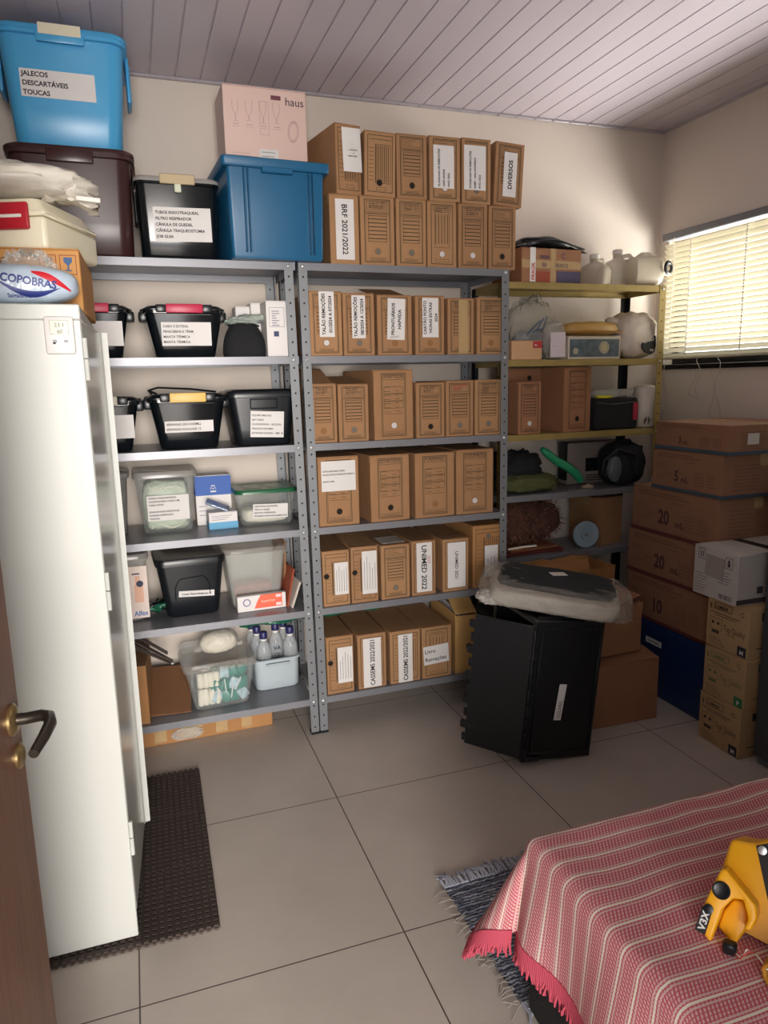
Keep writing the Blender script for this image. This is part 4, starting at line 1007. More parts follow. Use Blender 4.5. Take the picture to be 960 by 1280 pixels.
T2 = thing('glove_carton', 'orange and white glove carton in front of the large clear tub', 'carton', ((xs(297, 760, .085)+xs(358, 757, .085))/2, .085, S4+.0008), 2)
wb = xs(358, 757, .085)-xs(297, 760, .085); db = 0
c = obj('body', MB().rbox(-wb*.5, 0, 0, wb*.5, .028, .068, .002), WHITEC, T2)
m = MB(); P = [(-wb*.16, .010), (wb*.42, .010), (wb*.42, .068), (-wb*.02, .068), (-wb*.10, .04)]
m.add([(a, -db*.43-.0008, b) for a, b in P], [tuple(range(5))]); obj('coral_panel', m, ORG, c, smooth=0)
m = MB().ringd(-wb*.31, .04, .012, .017, -db*.43-.001); obj('emblem', m, mat('coral_blue_emblem', '#7a7aa0', .5), c, smooth=0)
lettering(c, [('supermax', -wb*.02, .034, .018, {'width': wb*.3})], mat('salmon_script', '#f3b9a8', .5), y=-db*.43-.0012)
for k in range(2): obj('blue_corner', MB().quad(wb*.29, .014+.036*k, wb*.4, .026+.036*k, -db*.43-.0012), mat('pale_pink_block', '#ead2d4', .5), c, smooth=0)
soft('folded_cloth', blob(.17, .10, .07, 5, .05, 4, 3), mat('pink_red_cloth', '#c76a62', .9), T, (0, 0.02, .008))
x0 = xs(366, 756, .12)
for k, (m_, lab) in enumerate(((mat('brick_orange_card', '#9b4b31', .7), 'brick orange folder leaning by the right post of the tub rack'), (mat('pale_envelope', '#cfc7bd', .7), 'pale envelope leaning in front of the brick orange folder'), (CARD, 'brown cardboard folder standing behind the brick orange folder'))):
    o = obj('folder', MB().rbox(0, 0, 0, .006, .21, (.17, .12, .27)[k], .001).rbox(-.0025, .004, .004, -.0004, .205, (.165, .115, .262)[k], .0008), m_, None, (x0+(-.022, -.006, .012)[k]-.01, (.08, .06, .29)[k]-(.0 if k < 2 else .11), S4+.001), (0, R((12, 20, 2)[k]), R(4)))
    if k == 2: o.location = (x0-.022, .18, S4+.001)
    tag(o, lab, 'folder', 'folders by the right post')
# shelf 6 (lowest): clear tub with packs
T, wb, wt, db, dt, h = tub('clear tub of white rolls and teal wrapped packs on the lowest tub shelf', 'tub', 227, 322, 836, 247, 316, 890, S5, zs(272, 829, .04), .04, CLEARP, clear('clear_lid', '#cfc8c0', .22, .2), d=.25, taper=.84, lidth=.028, lidraise=-.004, zrot=3)
for k in range(4): 
    for q in range(2):
        soft('bandage_roll', MB().lathe([(.010, 0), (.014, .003), (.0145, h*.33), (.010, h*.34)], 12), GAUZE, T, (-wb*.38+k*.022+random.uniform(-.003, .003), -db*.36+q*.03, .012+(h*.36 if k % 2 and q else 0)), (R(-4), R(random.uniform(-6, 6)), 0))
for k in range(4): soft('bandage_roll', MB().lathe([(.010, 0), (.014, .003), (.0145, h*.30), (.010, h*.31)], 12), GAUZE, T, (-wb*.37+k*.022, -db*.36, .012+h*.37), (R(-4), R(random.uniform(-6, 6)), 0))
WBLUE = mat('blue_white_wrap', '#a9bfc7', .3, var=.3, vscale=40)
for k in range(14):
    o = soft('wrapped_pack', MB().rbox(-.022, -.010, -.028, .022, .010, .028, .006, seg=2), TEALP if k % 3 else WBLUE, T, (wb*(-.08+.16*(k % 4)), -db*.36+.016*(k//8), .04+.05*((k//4) % 3)), (R(random.uniform(-10, 10)), R(random.uniform(-35, 35)), R(random.uniform(-20, 20))))
for k in range(4): obj('white_strip', MB().rbox(-.002, -.012, -.03, .002, -.0105, .03, .0005), PAPER, T, (wb*(-.05+.12*k), -db*.385, .06+.03*(k % 2)), (0, R(-18+14*k), 0))
soft('wrapped_fill', blob(wb*.86, db*.6, h*.72, 5, .08, 5, 4, crease=.15), WBLUE, T, (0, db*.1, .008))
CH = h
o = None
# second clear lid standing behind
x0, x1 = xs(219, 830, .30), xs(306, 830, .30)
o = obj('plastic_cover', MB().loft([rrect(.13, .105, .03, 0), rrect(.13, .105, .03, .006), rrect(.12, .095, .025, .012), rrect(.10, .075, .02, .008)]), clear('clear_lid', '#cfc8c0', .22, .2), None, ((x0+x1)/2, .335, S5+.108), (R(78), 0, 0), smooth=45)
tag(o, 'spare clear plastic cover standing upright against the wall behind the teal pack tub', 'cover')
bx_, by_ = (xs(247, 800, .14)+xs(299, 800, .14))/2, .165
T = thing('cotton_bag', 'clear bag of white cotton lying on the lid of the teal pack tub', 'bag', (bx_, by_, S5+CH+.0035), 8)
bw = xs(299, 800, .14)-xs(247, 800, .14)
soft('cotton', blob(bw*.92, .11, .095, 2.3, .07, 3, 9), GAUZE, T)
soft('film', blob(bw*.99, .12, .101, 2.2, .09, 3, 9, crease=.1), FILM, T)
for s in (-1, 1): soft('twisted_end', MB().tube([(s*bw*.44, 0, .03), (s*bw*.52, -.01, .022), (s*bw*.58, -.012, .03)], .008, 8, rv=[.014, .007, .011]), FILM, T)
# pale tub of bottles
x0, x1 = xs(318, 862, .17), xs(374, 858, .17)
T = thing('bottle_tub', 'pale blue grey open tub holding clear bottles on the lowest tub shelf', 'tub', ((x0+x1)/2+.004, .26, S5+.0006), 2)
PALEB = mat('pale_blue_grey_plastic', '#aeb9bf', .4)
w = x1-x0; TH = zs(348, 822, .17)-S5; bin_(T, w*.95, w, .19, .2, TH, .03, PALEB, rim=.007, rimh=.012)
m = MB().loft([rrect(.05, .008, .007, 0), rrect(.055, .012, .01, .014)], True, True); obj('rim_grip', m, PALEB, T, (0, -.104, TH-.03))
BOT = clear('bottle_plastic', '#d9dee2', .28, .08); LIQ = clear('saline', '#e3e8ea', .22, .05)
PURP = mat('navy_cap', '#2a2a5c', .4)
bots = [(.024, -.062, 'front left'), (-.048, -.01, ''), (.03, -.005, ''), (.074, -.055, ''), (-.07, .05, ''), (.05, .055, '')]
px = [(330, 'clear saline bottle with a navy cap at the front left of the pale tub'), (322, 'clear saline bottle just behind the front left one in the pale tub'), (345, 'clear saline bottle in the middle of the pale tub, a big blue print on it'), (363, 'clear saline bottle at the front right of the pale tub'), (316, 'clear saline bottle at the back left of the pale tub'), (355, 'clear saline bottle at the back right of the pale tub')]
yy = [.205, .262, .262, .205, .318, .318]
zcap = [795, 788, 784, 788, 782, 780]
for k in range(6):
    xx = xs(px[k][0], 810, yy[k]); bh = zs(px[k][0], zcap[k]-6, yy[k])-(S5+.012); bh = min(max(bh, .18), .27); r = .0325
    B = thing('saline_bottle', px[k][1], 'bottle', (xx, yy[k], S5+.0115), 10*k, 'saline bottles in the pale tub')
    obj('body', MB().lathe([(r*.9, 0), (r, .005), (r, bh*.62), (r*.93, bh*.70), (r*.62, bh*.79), (r*.38, bh*.84), (r*.36, bh*.88)], 20), BOT, B, smooth=60)
    obj('cap', MB().lathe([(r*.52, bh*.875), (r*.55, bh*.89), (r*.55, bh*.985), (r*.45, bh)], 18), PURP, B, smooth=40)
    obj('cap_ring', MB().lathe([(r*.42, bh*.84), (r*.46, bh*.872), (r*.3, bh*.875)], 16), WHITEP, B, smooth=40)
    m = MB()
    if k == 2: 
        for s_, q in (('VA', .0),): text_into(m, s_, 0, bh*.56, .026, y=-r-.0008, bold=.03, align='C')
    for q in range(3): m.quad(-.012, bh*(.42+.035*q), .012, bh*(.42+.035*q)+.0022, -r-.0008)
    lb = obj('print', m, mat('navy_print', '#232a44', .5), B, rot=(0, 0, R(-10*k)), smooth=0)
# cardboard and bracket at the left of the lowest shelf
T = thing('flat_carton', 'narrow brown carton standing at the locker end of the lowest tub shelf', 'carton', (-.728, .025, S5+.001), -4)
obj('body', MB().rbox(-.03, 0, 0, .03, .3, .25, .002), CARD3, T); obj('flap', MB().rbox(-.031, -.001, .248, .031, .301, .252, .001), CARD, T)
o = obj('cardboard_sheet', MB().rbox(-.085, 0, 0, .085, .30, .005, .001).rbox(-.083, .002, .005, -.02, .298, .008, .001), mat('brown_corrugated_sheet', '#7b5538', .85, var=.1), None, (-.617, .075, S5+.002), (R(20), R(0), R(-5)), smooth=0)
tag(o, 'loose sheet of brown cardboard tilted beside the narrow carton, lowest tub shelf', 'cardboard')
T = thing('metal_bracket', 'dark metal bracket leaning in the upper left corner of the lowest tub shelf', 'bracket', (xs(194, 815, .12), .16, zs(212, 832, .12)), 0)
for a, b_ in (((-.085, .0, .12), (.07, 0, .0)), ((-.085, .04, .135), (.05, .03, .03)), ((-.10, 0, .10), (.062, .0, -.004))):
    d = Vector(b_)-Vector(a); m = MB().rbox(-d.length/2, -.017, -.003, d.length/2, .017, .003, .0015)
    obj('bar', m, mat('dark_bronze_steel', '#4a413b', .4, .6), T, (Vector(a)+Vector(b_))/2, d.to_track_quat('X', 'Z').to_euler())
obj('rivet', MB().lathe([(.006, -.006), (.006, .006)], 10, M=Matrix.Rotation(PI/2, 4, 'X')), BOLT, T, (.066, -.008, .0))
obj('foot', MB().rbox(-.006, -.006, -.14, .006, .03, .125, .002), mat('dark_bronze_steel', '#4a413b', .4, .6), T, (-.082, .03, -.05))
for o in [T]: 
    pass
# long green bundle under the shelf
pts = []
xa, xb = xs(298, 778, .12), xs(488, 767, .12)
g = thing('green_sleeve', 'long translucent green plastic sleeve lying across the lowest file boxes into the tub rack', 'sleeve', ((xa+xb)/2, .12, 0))
za = S4-.036
rg = []
for k in range(25):
    t = k/24; x = (xa-xb)/2+(xb-xa)*t; r1 = .010+.010*math.sin(t*PI)+.003*math.sin(k*1.9); r2 = .055+.012*math.sin(k*1.3)
    if k in (0, 24): r1 *= .4; r2 *= .8
    zc = za-.026+.004*math.sin(k*.8)+.004*t; yc = .03*math.sin(t*2.2)
    rg.append([(x, yc+r2*math.cos(a)*.9, zc+min(r1*math.sin(a), .022)) for a in [2*PI*i/14 for i in range(14)]])
soft('sleeve', MB().loft(rg), clear('green_film', '#1f6a50', .72, .2, .6, bump=.5), g)
obj('tie', MB().tube([(xa*.0+(xa-xb)/2+.03, -.05, za-.03), ((xa-xb)/2+.03, 0, za-.008), ((xa-xb)/2+.03, .05, za-.03)], .003, 6), GR, g)
# taped carton on the floor below
x0, x1 = xs(176, 934, .15), xs(341, 910, .15)
T = carton('taped_carton', 'long low carton patched with tape on the floor under the tub rack', 'carton', (-.464, .152, 0), 0, 0, 0, 0) if False else thing('taped_carton', 'long low carton patched with tape on the floor under the tub rack', 'carton', (-.464, .155, .0006), 1.5)
obj('body', MB().rbox(-.287, 0, 0, .287, .25, .083, .002), CARD3, T); obj('flap', MB().rbox(-.288, -.0005, .083, .288, .124, .086, .001).rbox(-.288, .126, .083, .288, .2505, .086, .001), CARD3, T)
for x, w in ((-.20, .05), (-.07, .09), (.06, .05), (.17, .045)): obj('tape', MB().box(x-w/2, -.0012, .012, x+w/2, -.0004, .083).box(x-w/2, -.0012, .0862, x+w/2, .18, .0868), TAPE, T, smooth=0)
soft('torn_tape', blob(.12, .01, .05, 2.5, .3, 5, 3, crease=.3), FILM, T, (-.09, -.009, .012))

# ================================================================== on top of the white locker
LT = ctop
Yc = -.80
x1 = xs(101, 340, Yc); x0 = -1.235; hh = zs(95, 312, Yc)-LT
T = carton('orange_brown_carton', 'orange brown carton with arrow and goblet symbols on top of the white locker', 'carton', (x0+x1)/2, Yc, LT, x1-x0, .42, hh, mat('orange_brown_card', '#c08a4c', .7, var=.06, bump=.08, bscale=140), -1.5, seam='y', tape=True)
w = x1-x0
m = MB(); cx = w/2-.075
m.frame(cx-.02, hh*.58, cx+.02, hh*.9, .0015); m.quad(cx-.010, hh*.66, cx-.007, hh*.86); m.quad(cx+.007, hh*.66, cx+.010, hh*.86); m.quad(cx-.016, hh*.63, cx+.016, hh*.645)
obj('print', m, mat('brick_print', '#8a4a2a', .7), T, smooth=0)
m = MB(); cx = w/2-.028; m.frame(cx-.02, hh*.58, cx+.02, hh*.9, .0015); obj('print', m, mat('brick_print', '#8a4a2a', .7), T, smooth=0)
m = MB(); m.prism([(cx-.002, hh*.66), (cx+.002, hh*.66), (cx+.002, hh*.73), (cx+.010, hh*.79), (cx+.010, hh*.86), (cx-.010, hh*.86), (cx-.010, hh*.79), (cx-.002, hh*.73)], -.0012, -.0004); m.quad(cx-.008, hh*.64, cx+.008, hh*.66, -.0012); obj('goblet_symbol', m, mat('steel_blue_print', '#3f5c85', .7), T, smooth=0)
lettering(T, [('PRESS', w/2-.225, hh*.74, .022), ('FINADI', w/2-.228, hh*.60, .022)], mat('dark_slate_print', '#3f4650', .7), y=-.0012)
soft('torn_film', blob(.12, .008, hh*.8, 3, .3, 4, 11, crease=.4), FILM, T, (w/2-.12, -.009, hh*.12))
LC = hh
# pack of plastic cups lying in front
x1p = xs(100, 378, -.91); 
T = thing('cup_pack', 'blue and white pack of plastic cups lying on the front of the white locker top', 'pack', (x1p-.21, -.90, LT+.0008), -1)
CUP = mat('pale_blue_pack_film', '#b9c9d9', .22, var=.12, vscale=18, bump=.4, bscale=30)
hp = .096; PW, PD, PP = .42, .14, 3.0
soft('pack', blob(PW, PD, hp, PP, 0, 3, 6, nu=72, nv=40), CUP, T)
def wrap_front(mb, eps):
    V = []
    for x, _, z in mb.v:
        q = 1-abs(x/(PW/2))**PP-abs((z-hp/2)/(hp/2))**PP
        V.append((x, -(PD/2)*max(q, .0)**(1/PP)-eps, z))
    mb.v = V; return mb
def band(x0, x1, f0, f1, n=30):
    m = MB()
    for i in range(n):
        a, b = x0+(x1-x0)*i/n, x0+(x1-x0)*(i+1)/n; t0, t1 = i/n, (i+1)/n
        for q in range(3):
            g = lambda t, k: f0(t)+(f1(t)-f0(t))*k/3
            m.add([(a, 0, g(t0, q)), (b, 0, g(t1, q)), (b, 0, g(t1, q+1)), (a, 0, g(t0, q+1))], [(0, 1, 2, 3)])
    return m
obj('blue_swoosh', wrap_front(band(.035, .175, lambda t: .056-.032*math.sin(PI*t)-.018*t, lambda t: .056-.018*math.sin(PI*t)-.018*t), .0006), mat('deep_blue_print', '#27357f', .4), T, smooth=60)
obj('red_swoosh', wrap_front(band(.115, .195, lambda t: .074-.040*t-.004, lambda t: .074-.040*t+.013*math.sin(PI*t)), .0006), mat('bright_red_print', '#c8202f', .4), T, smooth=60)
lt = MB(); text_into(lt, 'COPOBRAS', .048, .051, .025, rot=-8, bold=.035, width=.118); obj('lettering', wrap_front(lt, .0012), mat('deep_blue_print', '#27357f', .4), T, smooth=0)
lt = MB(); text_into(lt, 'Salgadinho', .06, .014, .012, bold=.02, width=.1); obj('lettering', wrap_front(lt, .0012), mat('deep_blue_print', '#27357f', .4), T, smooth=0)
# cream toolbox with red latch
Yt = -.80
xr = xs(57, 300, Yt); zb = LT+LC+.0015; zt_ = zs(40, 240, Yt); yb = min(at(105, 306, 'x', xr).y, -.42)
T = thing('first_aid_case', 'cream plastic case with a red latch on the orange brown carton', 'case', (xr-.175, Yt+.085, zb), -22)
d = .30; h = zt_-zb
obj('base', MB().rbox(-.19, 0, 0, .19, d, h*.62, .012, seg=3), CREAMP, T); obj('lid', MB().rbox(-.192, -.002, h*.625, .192, d+.002, h*.72, .004).loft([rrect(.185, d/2-.005, .02, h*.72, 0, d/2), rrect(.165, d/2-.022, .02, h*.97, 0, d/2), rrect(.15, d/2-.035, .02, h, 0, d/2)]), CREAMP, T)
zr = zs(10, 283, Yt)-zb; 
la = obj('latch', MB().rbox(.05, -.016, h*.36, .155, -.002, h*.86, .006, seg=2), REDP, T); obj('latch_bar', MB().rbox(.04, -.019, h*.57, .14, -.0155, h*.63, .002), WHITEP, la)
# white bag spread over the case
T = thing('carrier_bag', 'white plastic carrier bag draped over the cream case', 'bag', (xr-.10, Yt+.12, zt_+.003), 0)
soft('bag', blob(.50, .30, .085, 2.2, .12, 3, 14, crease=.22), mat('white_bag_film', '#d8d2c6', .35, bump=.6, bscale=18), T, (-.02, .01, 0))
ex = at(120, 262, 'y', Yt+.10)
e = Vector((ex.x-T.location.x, ex.y-T.location.y, ex.z-T.location.z))
rg = []
for k in range(11):
    t = k/10; c = Vector((.10, 0, .03)).lerp(e, t)+Vector((0, 0, .02*math.sin(t*PI)))
    r = .055*(1-.45*t)*(1+.12*math.sin(k*2.3))
    rg.append([(c.x+.012*math.sin(i*2.2+k), c.y+r*1.3*math.cos(2*PI*i/16)*(1+.14*math.sin(i*3.1+k)), max(c.z+r*.62*math.sin(2*PI*i/16)*(1+.14*math.cos(i*2.7+k*.7)), -.2)) for i in range(16)])
soft('twisted_neck', MB().loft(rg), mat('white_bag_film', '#d8d2c6', .35, bump=.6, bscale=18), T)
obj('tie_strip', MB().rbox(-.03, -.003, -.006, .03, .003, .006, .002), WHITEP, T, e+Vector((-.015, -.075, .008)), (0, R(6), R(-10)))
# ================================================================== far rack
C0, C1, C2, C3, C4, C5 = CZS; YF = .125
# carton wrapped in fragile tape
x0, x1 = xs(650, 348, YF), xs(728, 350, YF); hh = zs(690, 311, YF)-C0; w = x1-x0
T = carton('fragile_carton', 'brown carton wrapped in red and white fragile tape on top of the ochre rack', 'carton', (x0+x1)/2, YF, C0, w, .25, hh, CARDR, 4, tape=False)
tp = obj('fragile_tape', MB().box(-w/2+.045, -.0012, 0.004, -w/2+.075, -.0004, hh).box(-w/2+.045, -.0012, hh, -w/2+.075, .25, hh+.0008), PAPER, T, smooth=0)
lettering(tp, [('FRAGIL', -w/2+.07, .012, .024, {'rot': 90, 'bold': .03, 'width': hh*.9})], mat('red_tape_print', '#b3343f', .6), y=-.0018)
t2 = obj('clear_tape', MB().box(-w/2+.001, -.001, hh*.42, w/2-.001, -.0003, hh*.66).box(-.01, -.0014, .002, .02, -.0006, hh), TAPE, T, smooth=0)
lettering(T, [('ooo', -w*.2, hh*.7, .03, {'bold': .04, 'width': .06}), ('C.', w*.15, hh*.72, .035), ('00/', -w*.17, hh*.47, .022, {'bold': .02}), ('00/0/12', w*.05, hh*.47, .024, {'width': .09})], mat('plum_print', '#5a3f56', .7), y=-.0022)
obj('dark_panel', MB().box(w*.08, -.0009, .004, w/2-.004, -.0003, hh*.36), mat('slate_violet_print', '#4b4660', .7), T, smooth=0)
obj('red_panel', MB().box(-w/2+.08, -.0009, .004, -w*.02, -.0003, hh*.33), mat('brick_red_print', '#98452f', .7), T, smooth=0)
# black folded cable bundle on it
T = thing('black_bundle', 'long black plastic bundle lying over the fragile taped carton', 'bundle', ((x0+x1)/2+.04, YF+.11, C0+hh+.001), 0)
rg = []
for k in range(19):
    t = k/18; x = -w*.62+w*1.32*t; a_ = math.sin(PI*min(1, .12+t*.93)); z = .034*(1-t)**.5+.008
    rg.append([(x, .085*a_*math.cos(q)-.03*t, max(0, z*a_+ (z*a_)*math.sin(q)*(1+.12*math.sin(3*q+k)))) for q in [2*PI*i/16 for i in range(16)]])
soft('bundle', MB().loft(rg), mat('black_film', '#15171b', .25, bump=.6, bscale=26, stretch=(.4, 3, 3)), T)
for k in range(5): obj('fold', MB().tube([(-w*.5, -.07+.012*k, .045), (-w*.1, -.086+.012*k, .05-.004*k), (w*.5, -.06, .012)], .004, 6), mat('black_film', '#15171b', .25), T, smooth=70)
# translucent jugs
JUG = clear('jug_plastic', '#cdc3b0', .66, .3); 
def jug(label, u0, u1, vt, vb, y, rz, ring=False, lay=0, seed=0):
    xa, xb = xs(u0, vb, y), xs(u1, vb, y); hh = zs((u0+u1)/2, vt, y)-C0; w = xb-xa
    T = thing('plastic_jug', label, 'jug', ((xa+xb)/2, y, C0+.0008), rz, 'plastic jugs on the ochre rack')
    if lay:     # lying with its neck to +x
        prof = [(0, .32, .34), (.02, .46, .46), (.55, .48, .48), (.70, .40, .42), (.82, .20, .22), (.86, .15, .16), (1, .15, .16)]
        rg = []
        for t, ry, rz_ in prof:
            zc = hh*.5+(hh*.06 if t > .8 else 0)
            rg.append([(-w/2+w*t, q[0]*.095*ry/.48, max(0, zc+q[1]*hh*rz_)) for q in [(math.copysign(abs(math.cos(a))**.6, math.cos(a)), math.copysign(abs(math.sin(a))**.6, math.sin(a))) for a in [2*PI*i/24 for i in range(24)]]])
        obj('body', MB().loft(rg), JUG, T, smooth=50)
        m = MB()
        n = 20; R0, R1 = hh*.20, hh*.13
        rr = []
        for k in range(9):
            b = 2*PI*k/8; rr.append([(w/2+.004+.006*math.cos(b), (R0+R1)/2*math.cos(2*PI*i/n)+.010*math.sin(b)*math.cos(2*PI*i/n), hh*.56+(R0+R1)/2*math.sin(2*PI*i/n)+.010*math.sin(b)*math.sin(2*PI*i/n)) for i in range(n)])
        m.loft(rr, False, False); M_ = Matrix.Translation((w*.27, -.085, 0)) @ Matrix.Rotation(R(-62), 4, 'Z') @ Matrix.Translation((-w/2, 0, 0)) if ring else Matrix.Identity(4)
        obj('neck_ring', MB().add(m.v, m.f, 0, M_), BLACKM if ring else JUG, T, smooth=60)
        obj('handle', MB().tube([(-w*.3, 0, hh*.95), (-w*.18, 0, hh*1.06), (.0, 0, hh*1.06), (w*.1, 0, hh*.96)], .012, 8), JUG, T, smooth=70)
    else:
        rg = [rrect(w/2, .07, .03, 0), rrect(w/2, .075, .035, hh*.5), rrect(w*.42, .065, .03, hh*.68), rrect(w*.2, .03, .02, hh*.82), rrect(.022, .022, .021, hh*.86), rrect(.022, .022, .021, hh)]
        obj('body', MB().loft(rg), JUG, T, smooth=50); obj('cap', MB().lathe([(.025, hh-.004), (.025, hh+.014), (.02, hh+.018)], 16), WHITEP, T)
        obj('handle', MB().tube([(w*.30, -.02, hh*.62), (w*.46, -.02, hh*.80), (w*.3, -.02, hh*.93), (w*.12, -.01, hh*.9)], .011, 8), JUG, T, smooth=70)
jug('upright milky plastic jug next to the fragile taped carton', 731, 754, 323, 352, .175, 25)
jug('large milky plastic jug in the middle, the tallest one on the ochre rack', 752, 789, 317, 353, .31, -8)
jug('milky plastic jug lying on its side, its black ringed neck towards the window', 788, 831, 321, 353, .20, -12, True, 1)
# shelf 1
x0, x1 = xs(638, 448, YF), xs(677, 448, YF); hh = zs(657, 426, YF)-C1; w = x1-x0
T = carton('small_carton', 'small tan carton with a red corner sticker on the ochre shelf', 'carton', (x0+x1)/2+.004, YF, C1, w, .12, hh, mat('tan_card', '#c79c76', .7), 2, tape=False)
obj('red_sticker', MB().box(w*.2, -.001, hh*.62, w*.49, .0, hh*.97), REDP, T, smooth=0); lettering(T, [('F1', w*.25, hh*.7, .014, {'bold': .03})], PAPER, y=-.0016)
T = thing('clear_bag', 'tall clear plastic bag of wrapped supplies behind the small tan carton', 'bag', (xs(668, 445, .26), .30, C1+.001), 0)
soft('film', blob(.25, .16, zs(668, 372, .26)-C1, 2.3, .18, 3, 21, crease=.3), clear('bag_film', '#cfcac2', .16, .15, .7, bump=.9, bscale=24), T)
soft('wrapped_supplies', blob(.19, .12, .14, 2.6, .2, 4, 22, crease=.2), mat('grey_blue_supplies', '#8d949b', .4, var=.35, vscale=25), T, (0, 0, .004))
for k in range(3): obj('blue_tube', MB().tube([(-.06+.03*k, -.03, .10+.02*k), (-.02+.03*k, -.05, .15), (.04+.02*k, -.02, .19+.01*k)], .005, 6), mat('steel_blue_tube', '#3d5f86', .3), T)
x0, x1 = xs(684, 446, YF), xs(708, 446, YF); hh = zs(695, 402, YF)-C1
T = thing('supply_packet', 'upright clear packet with a white printed insert beside the small tan carton', 'packet', ((x0+x1)/2, YF+.03, C1+.001), -4)
soft('film', blob(x1-x0, .07, hh, 3, .08, 4, 31, crease=.12), FILM, T); obj('insert', MB().rbox(-(x1-x0)*.35, -.038, .01, (x1-x0)*.4, -.034, hh*.72, .002), mat('lilac_white_paper', '#cfc5cb', .6), T)
lettering(T, [('------', -(x1-x0)*.25, hh*.34, .01), ('----', -(x1-x0)*.25, hh*.5, .01)], INKBL, y=-.0395)
x0, x1 = xs(709, 445, YF), xs(776, 446, YF); hh = zs(742, 420, YF)-C1; w = x1-x0
T = carton('photo_box', 'low white box with a dark photo panel under the yellow bag', 'box', (x0+x1)/2, YF, C1, w, .17, hh, mat('cream_card', '#cdc3b2', .6), 2, tape=False)
p = obj('photo_panel', MB().box(-w*.47, -.001, hh*.1, w*.47, 0, hh*.86), mat('slate_teal_print', '#465763', .5, var=.5, vscale=30), T, smooth=0)
obj('print', MB().disc(w*.18, hh*.5, hh*.28, -.0016).disc(w*.18, hh*.5, hh*.17, -.002, mi=1).disc(-w*.36, hh*.35, hh*.14, -.0016), [mat('pale_print', '#a39d8c', .5), mat('straw_print', '#b9ad86', .5)], p, smooth=0)
T = thing('yellow_bag', 'folded mustard yellow bag lying on the photo box', 'bag', ((x0+x1)/2+.012, YF+.085, C1+hh+.0015), 2)
soft('bag', blob(w*1.06, .19, zs(742, 401, YF)-C1-hh, 2.6, .08, 3, 41, crease=.12), mat('mustard_film', '#c29b56', .35, bump=.5, bscale=24), T)
obj('seam', MB().tube([(-w*.5, -.085, .018), (-w*.2, -.096, .022), (w*.2, -.096, .02), (w*.5, -.08, .016)], .004, 6), mat('amber_seam', '#a8752c', .5), T, smooth=60)
x0, x1 = xs(776, 446, YF), xs(824, 447, YF); hh = zs(800, 389, YF)-C1; w = x1-x0
T = thing('printed_bag', 'bulky white plastic bag with a black printed patch at the window end of its shelf', 'bag', ((x0+x1)/2+.012, YF+.085, C1+.001), 0)
soft('bag', blob(w*.98, .17, hh, 3, .09, 3, 52, crease=.14), mat('white_pink_film', '#d6cbc0', .35, bump=.6, bscale=20), T)
soft('knot', blob(w*.35, .05, .035, 2.2, .2, 4, 55), mat('white_pink_film', '#d6cbc0', .35), T, (-w*.52, .0, hh*.74))
pm = MB()
P = [(-.02, .075), (.02, .082), (.055, .11), (.058, .06), (.05, .03), (.03, .018), (.0, .03), (-.02, .05)]
pm.prism(P, -.092, -.08); pt_ = obj('printed_patch', pm, mat('black_patch', '#1b1f24', .5), T, (.015, 0, .0))
lettering(pt_, [('Perso', -.035, .068, .036, {'bold': .03, 'rot': 14, 'width': .085}), ('ve', .022, .034, .024, {'bold': .02})], mat('pale_patch_lettering', '#d9d2c4', .5), y=-.0932)
# shelf 2
def fboxr(label, u0, u1, vb, vt, zb, **k):
    Y = k.pop('Y', YF)
    return fbox(label, xs(u0, vb, Y), xs(u1, vb, Y), zb, zs((u0+u1)/2, vt, Y), Y=Y, group='file boxes on the far rack', d=k.pop('d', .25), **k)
T, w, h = fboxr('small file box with a pale hole on the ochre rack', 646, 677, 543, 477, C2, hole='w', cardm=CARDR, yaw=7, d=.13, write=['JUNHO'])
T, w, h = fboxr('large file box with a dark hole on the ochre rack beside the black case', 701, 740, 541, 459, C2, kind='f', hole='d', cardm=CARDR, yaw=10)
T, w, h = fboxr('file box turned side on at the back of the ochre rack, above the small one', 634, 678, 540, 460, C2, Y=.275, kind='b', hole='d', cardm=CARDR, d=.12, holeat=(.1, .84, .013), noprint=True)
x0, x1 = xs(743, 536, YF), xs(800, 535, YF); hh = zs(770, 498, YF)-C2; w = x1-x0
T = thing('black_case', 'black fabric case with a crimson tab on the lowest ochre shelf', 'case', ((x0+x1)/2+.002, YF+.01, C2+.001), 3)
obj('body', MB().rbox(-w/2, 0, 0, w/2, .17, hh, .016, seg=3), BLACKF, T); obj('piping', MB().tube([(-w*.46, -.002, hh*.88), (-w*.1, -.004, hh*.80), (w*.44, -.003, hh*.86)], .003, 6), BLACKM, T)
obj('crimson_tab', MB().rbox(w*.36, -.006, hh*.28, w*.47, .004, hh*.86, .004, seg=2), mat('crimson_fabric', '#a32b40', .7), T)
T = thing('clear_box', 'low clear plastic box lying on top of the black case', 'box', ((x0+x1)/2, YF+.10, C2+hh+.0015), 3)
bin_(T, w*.9, w*.96, .13, .14, .042, .012, CLEARF, rim=.004, rimh=.006)
o = obj('yellow_tool', MB().rbox(-.04, -.012, 0, .035, .012, .014, .004).rbox(.03, -.007, .002, .06, .007, .012, .003), mat('bright_yellow_plastic', '#c9c22e', .4), None, (xs(756, 494, YF+.005), YF+.024, C2+hh+.0018), (0, 0, R(3)))
tag(o, 'bright yellow plastic tool lying on the front of the black case', 'tool')
x0, x1 = xs(803, 534, YF), xs(828, 534, YF); hh = zs(814, 481, YF)-C2
T = thing('wrapped_roll', 'white plastic wrapped roll standing beside the black case', 'roll', ((x0+x1)/2, YF+.07, C2+.001), 0)
soft('roll', MB().lathe([(.045, 0), (.056, .008), (.058, hh*.5), (.055, hh*.93), (.04, hh*.98), (.012, hh)], 24), mat('white_roll_film', '#d9cfc2', .3, bump=.5, bscale=22), T)
pm = MB()
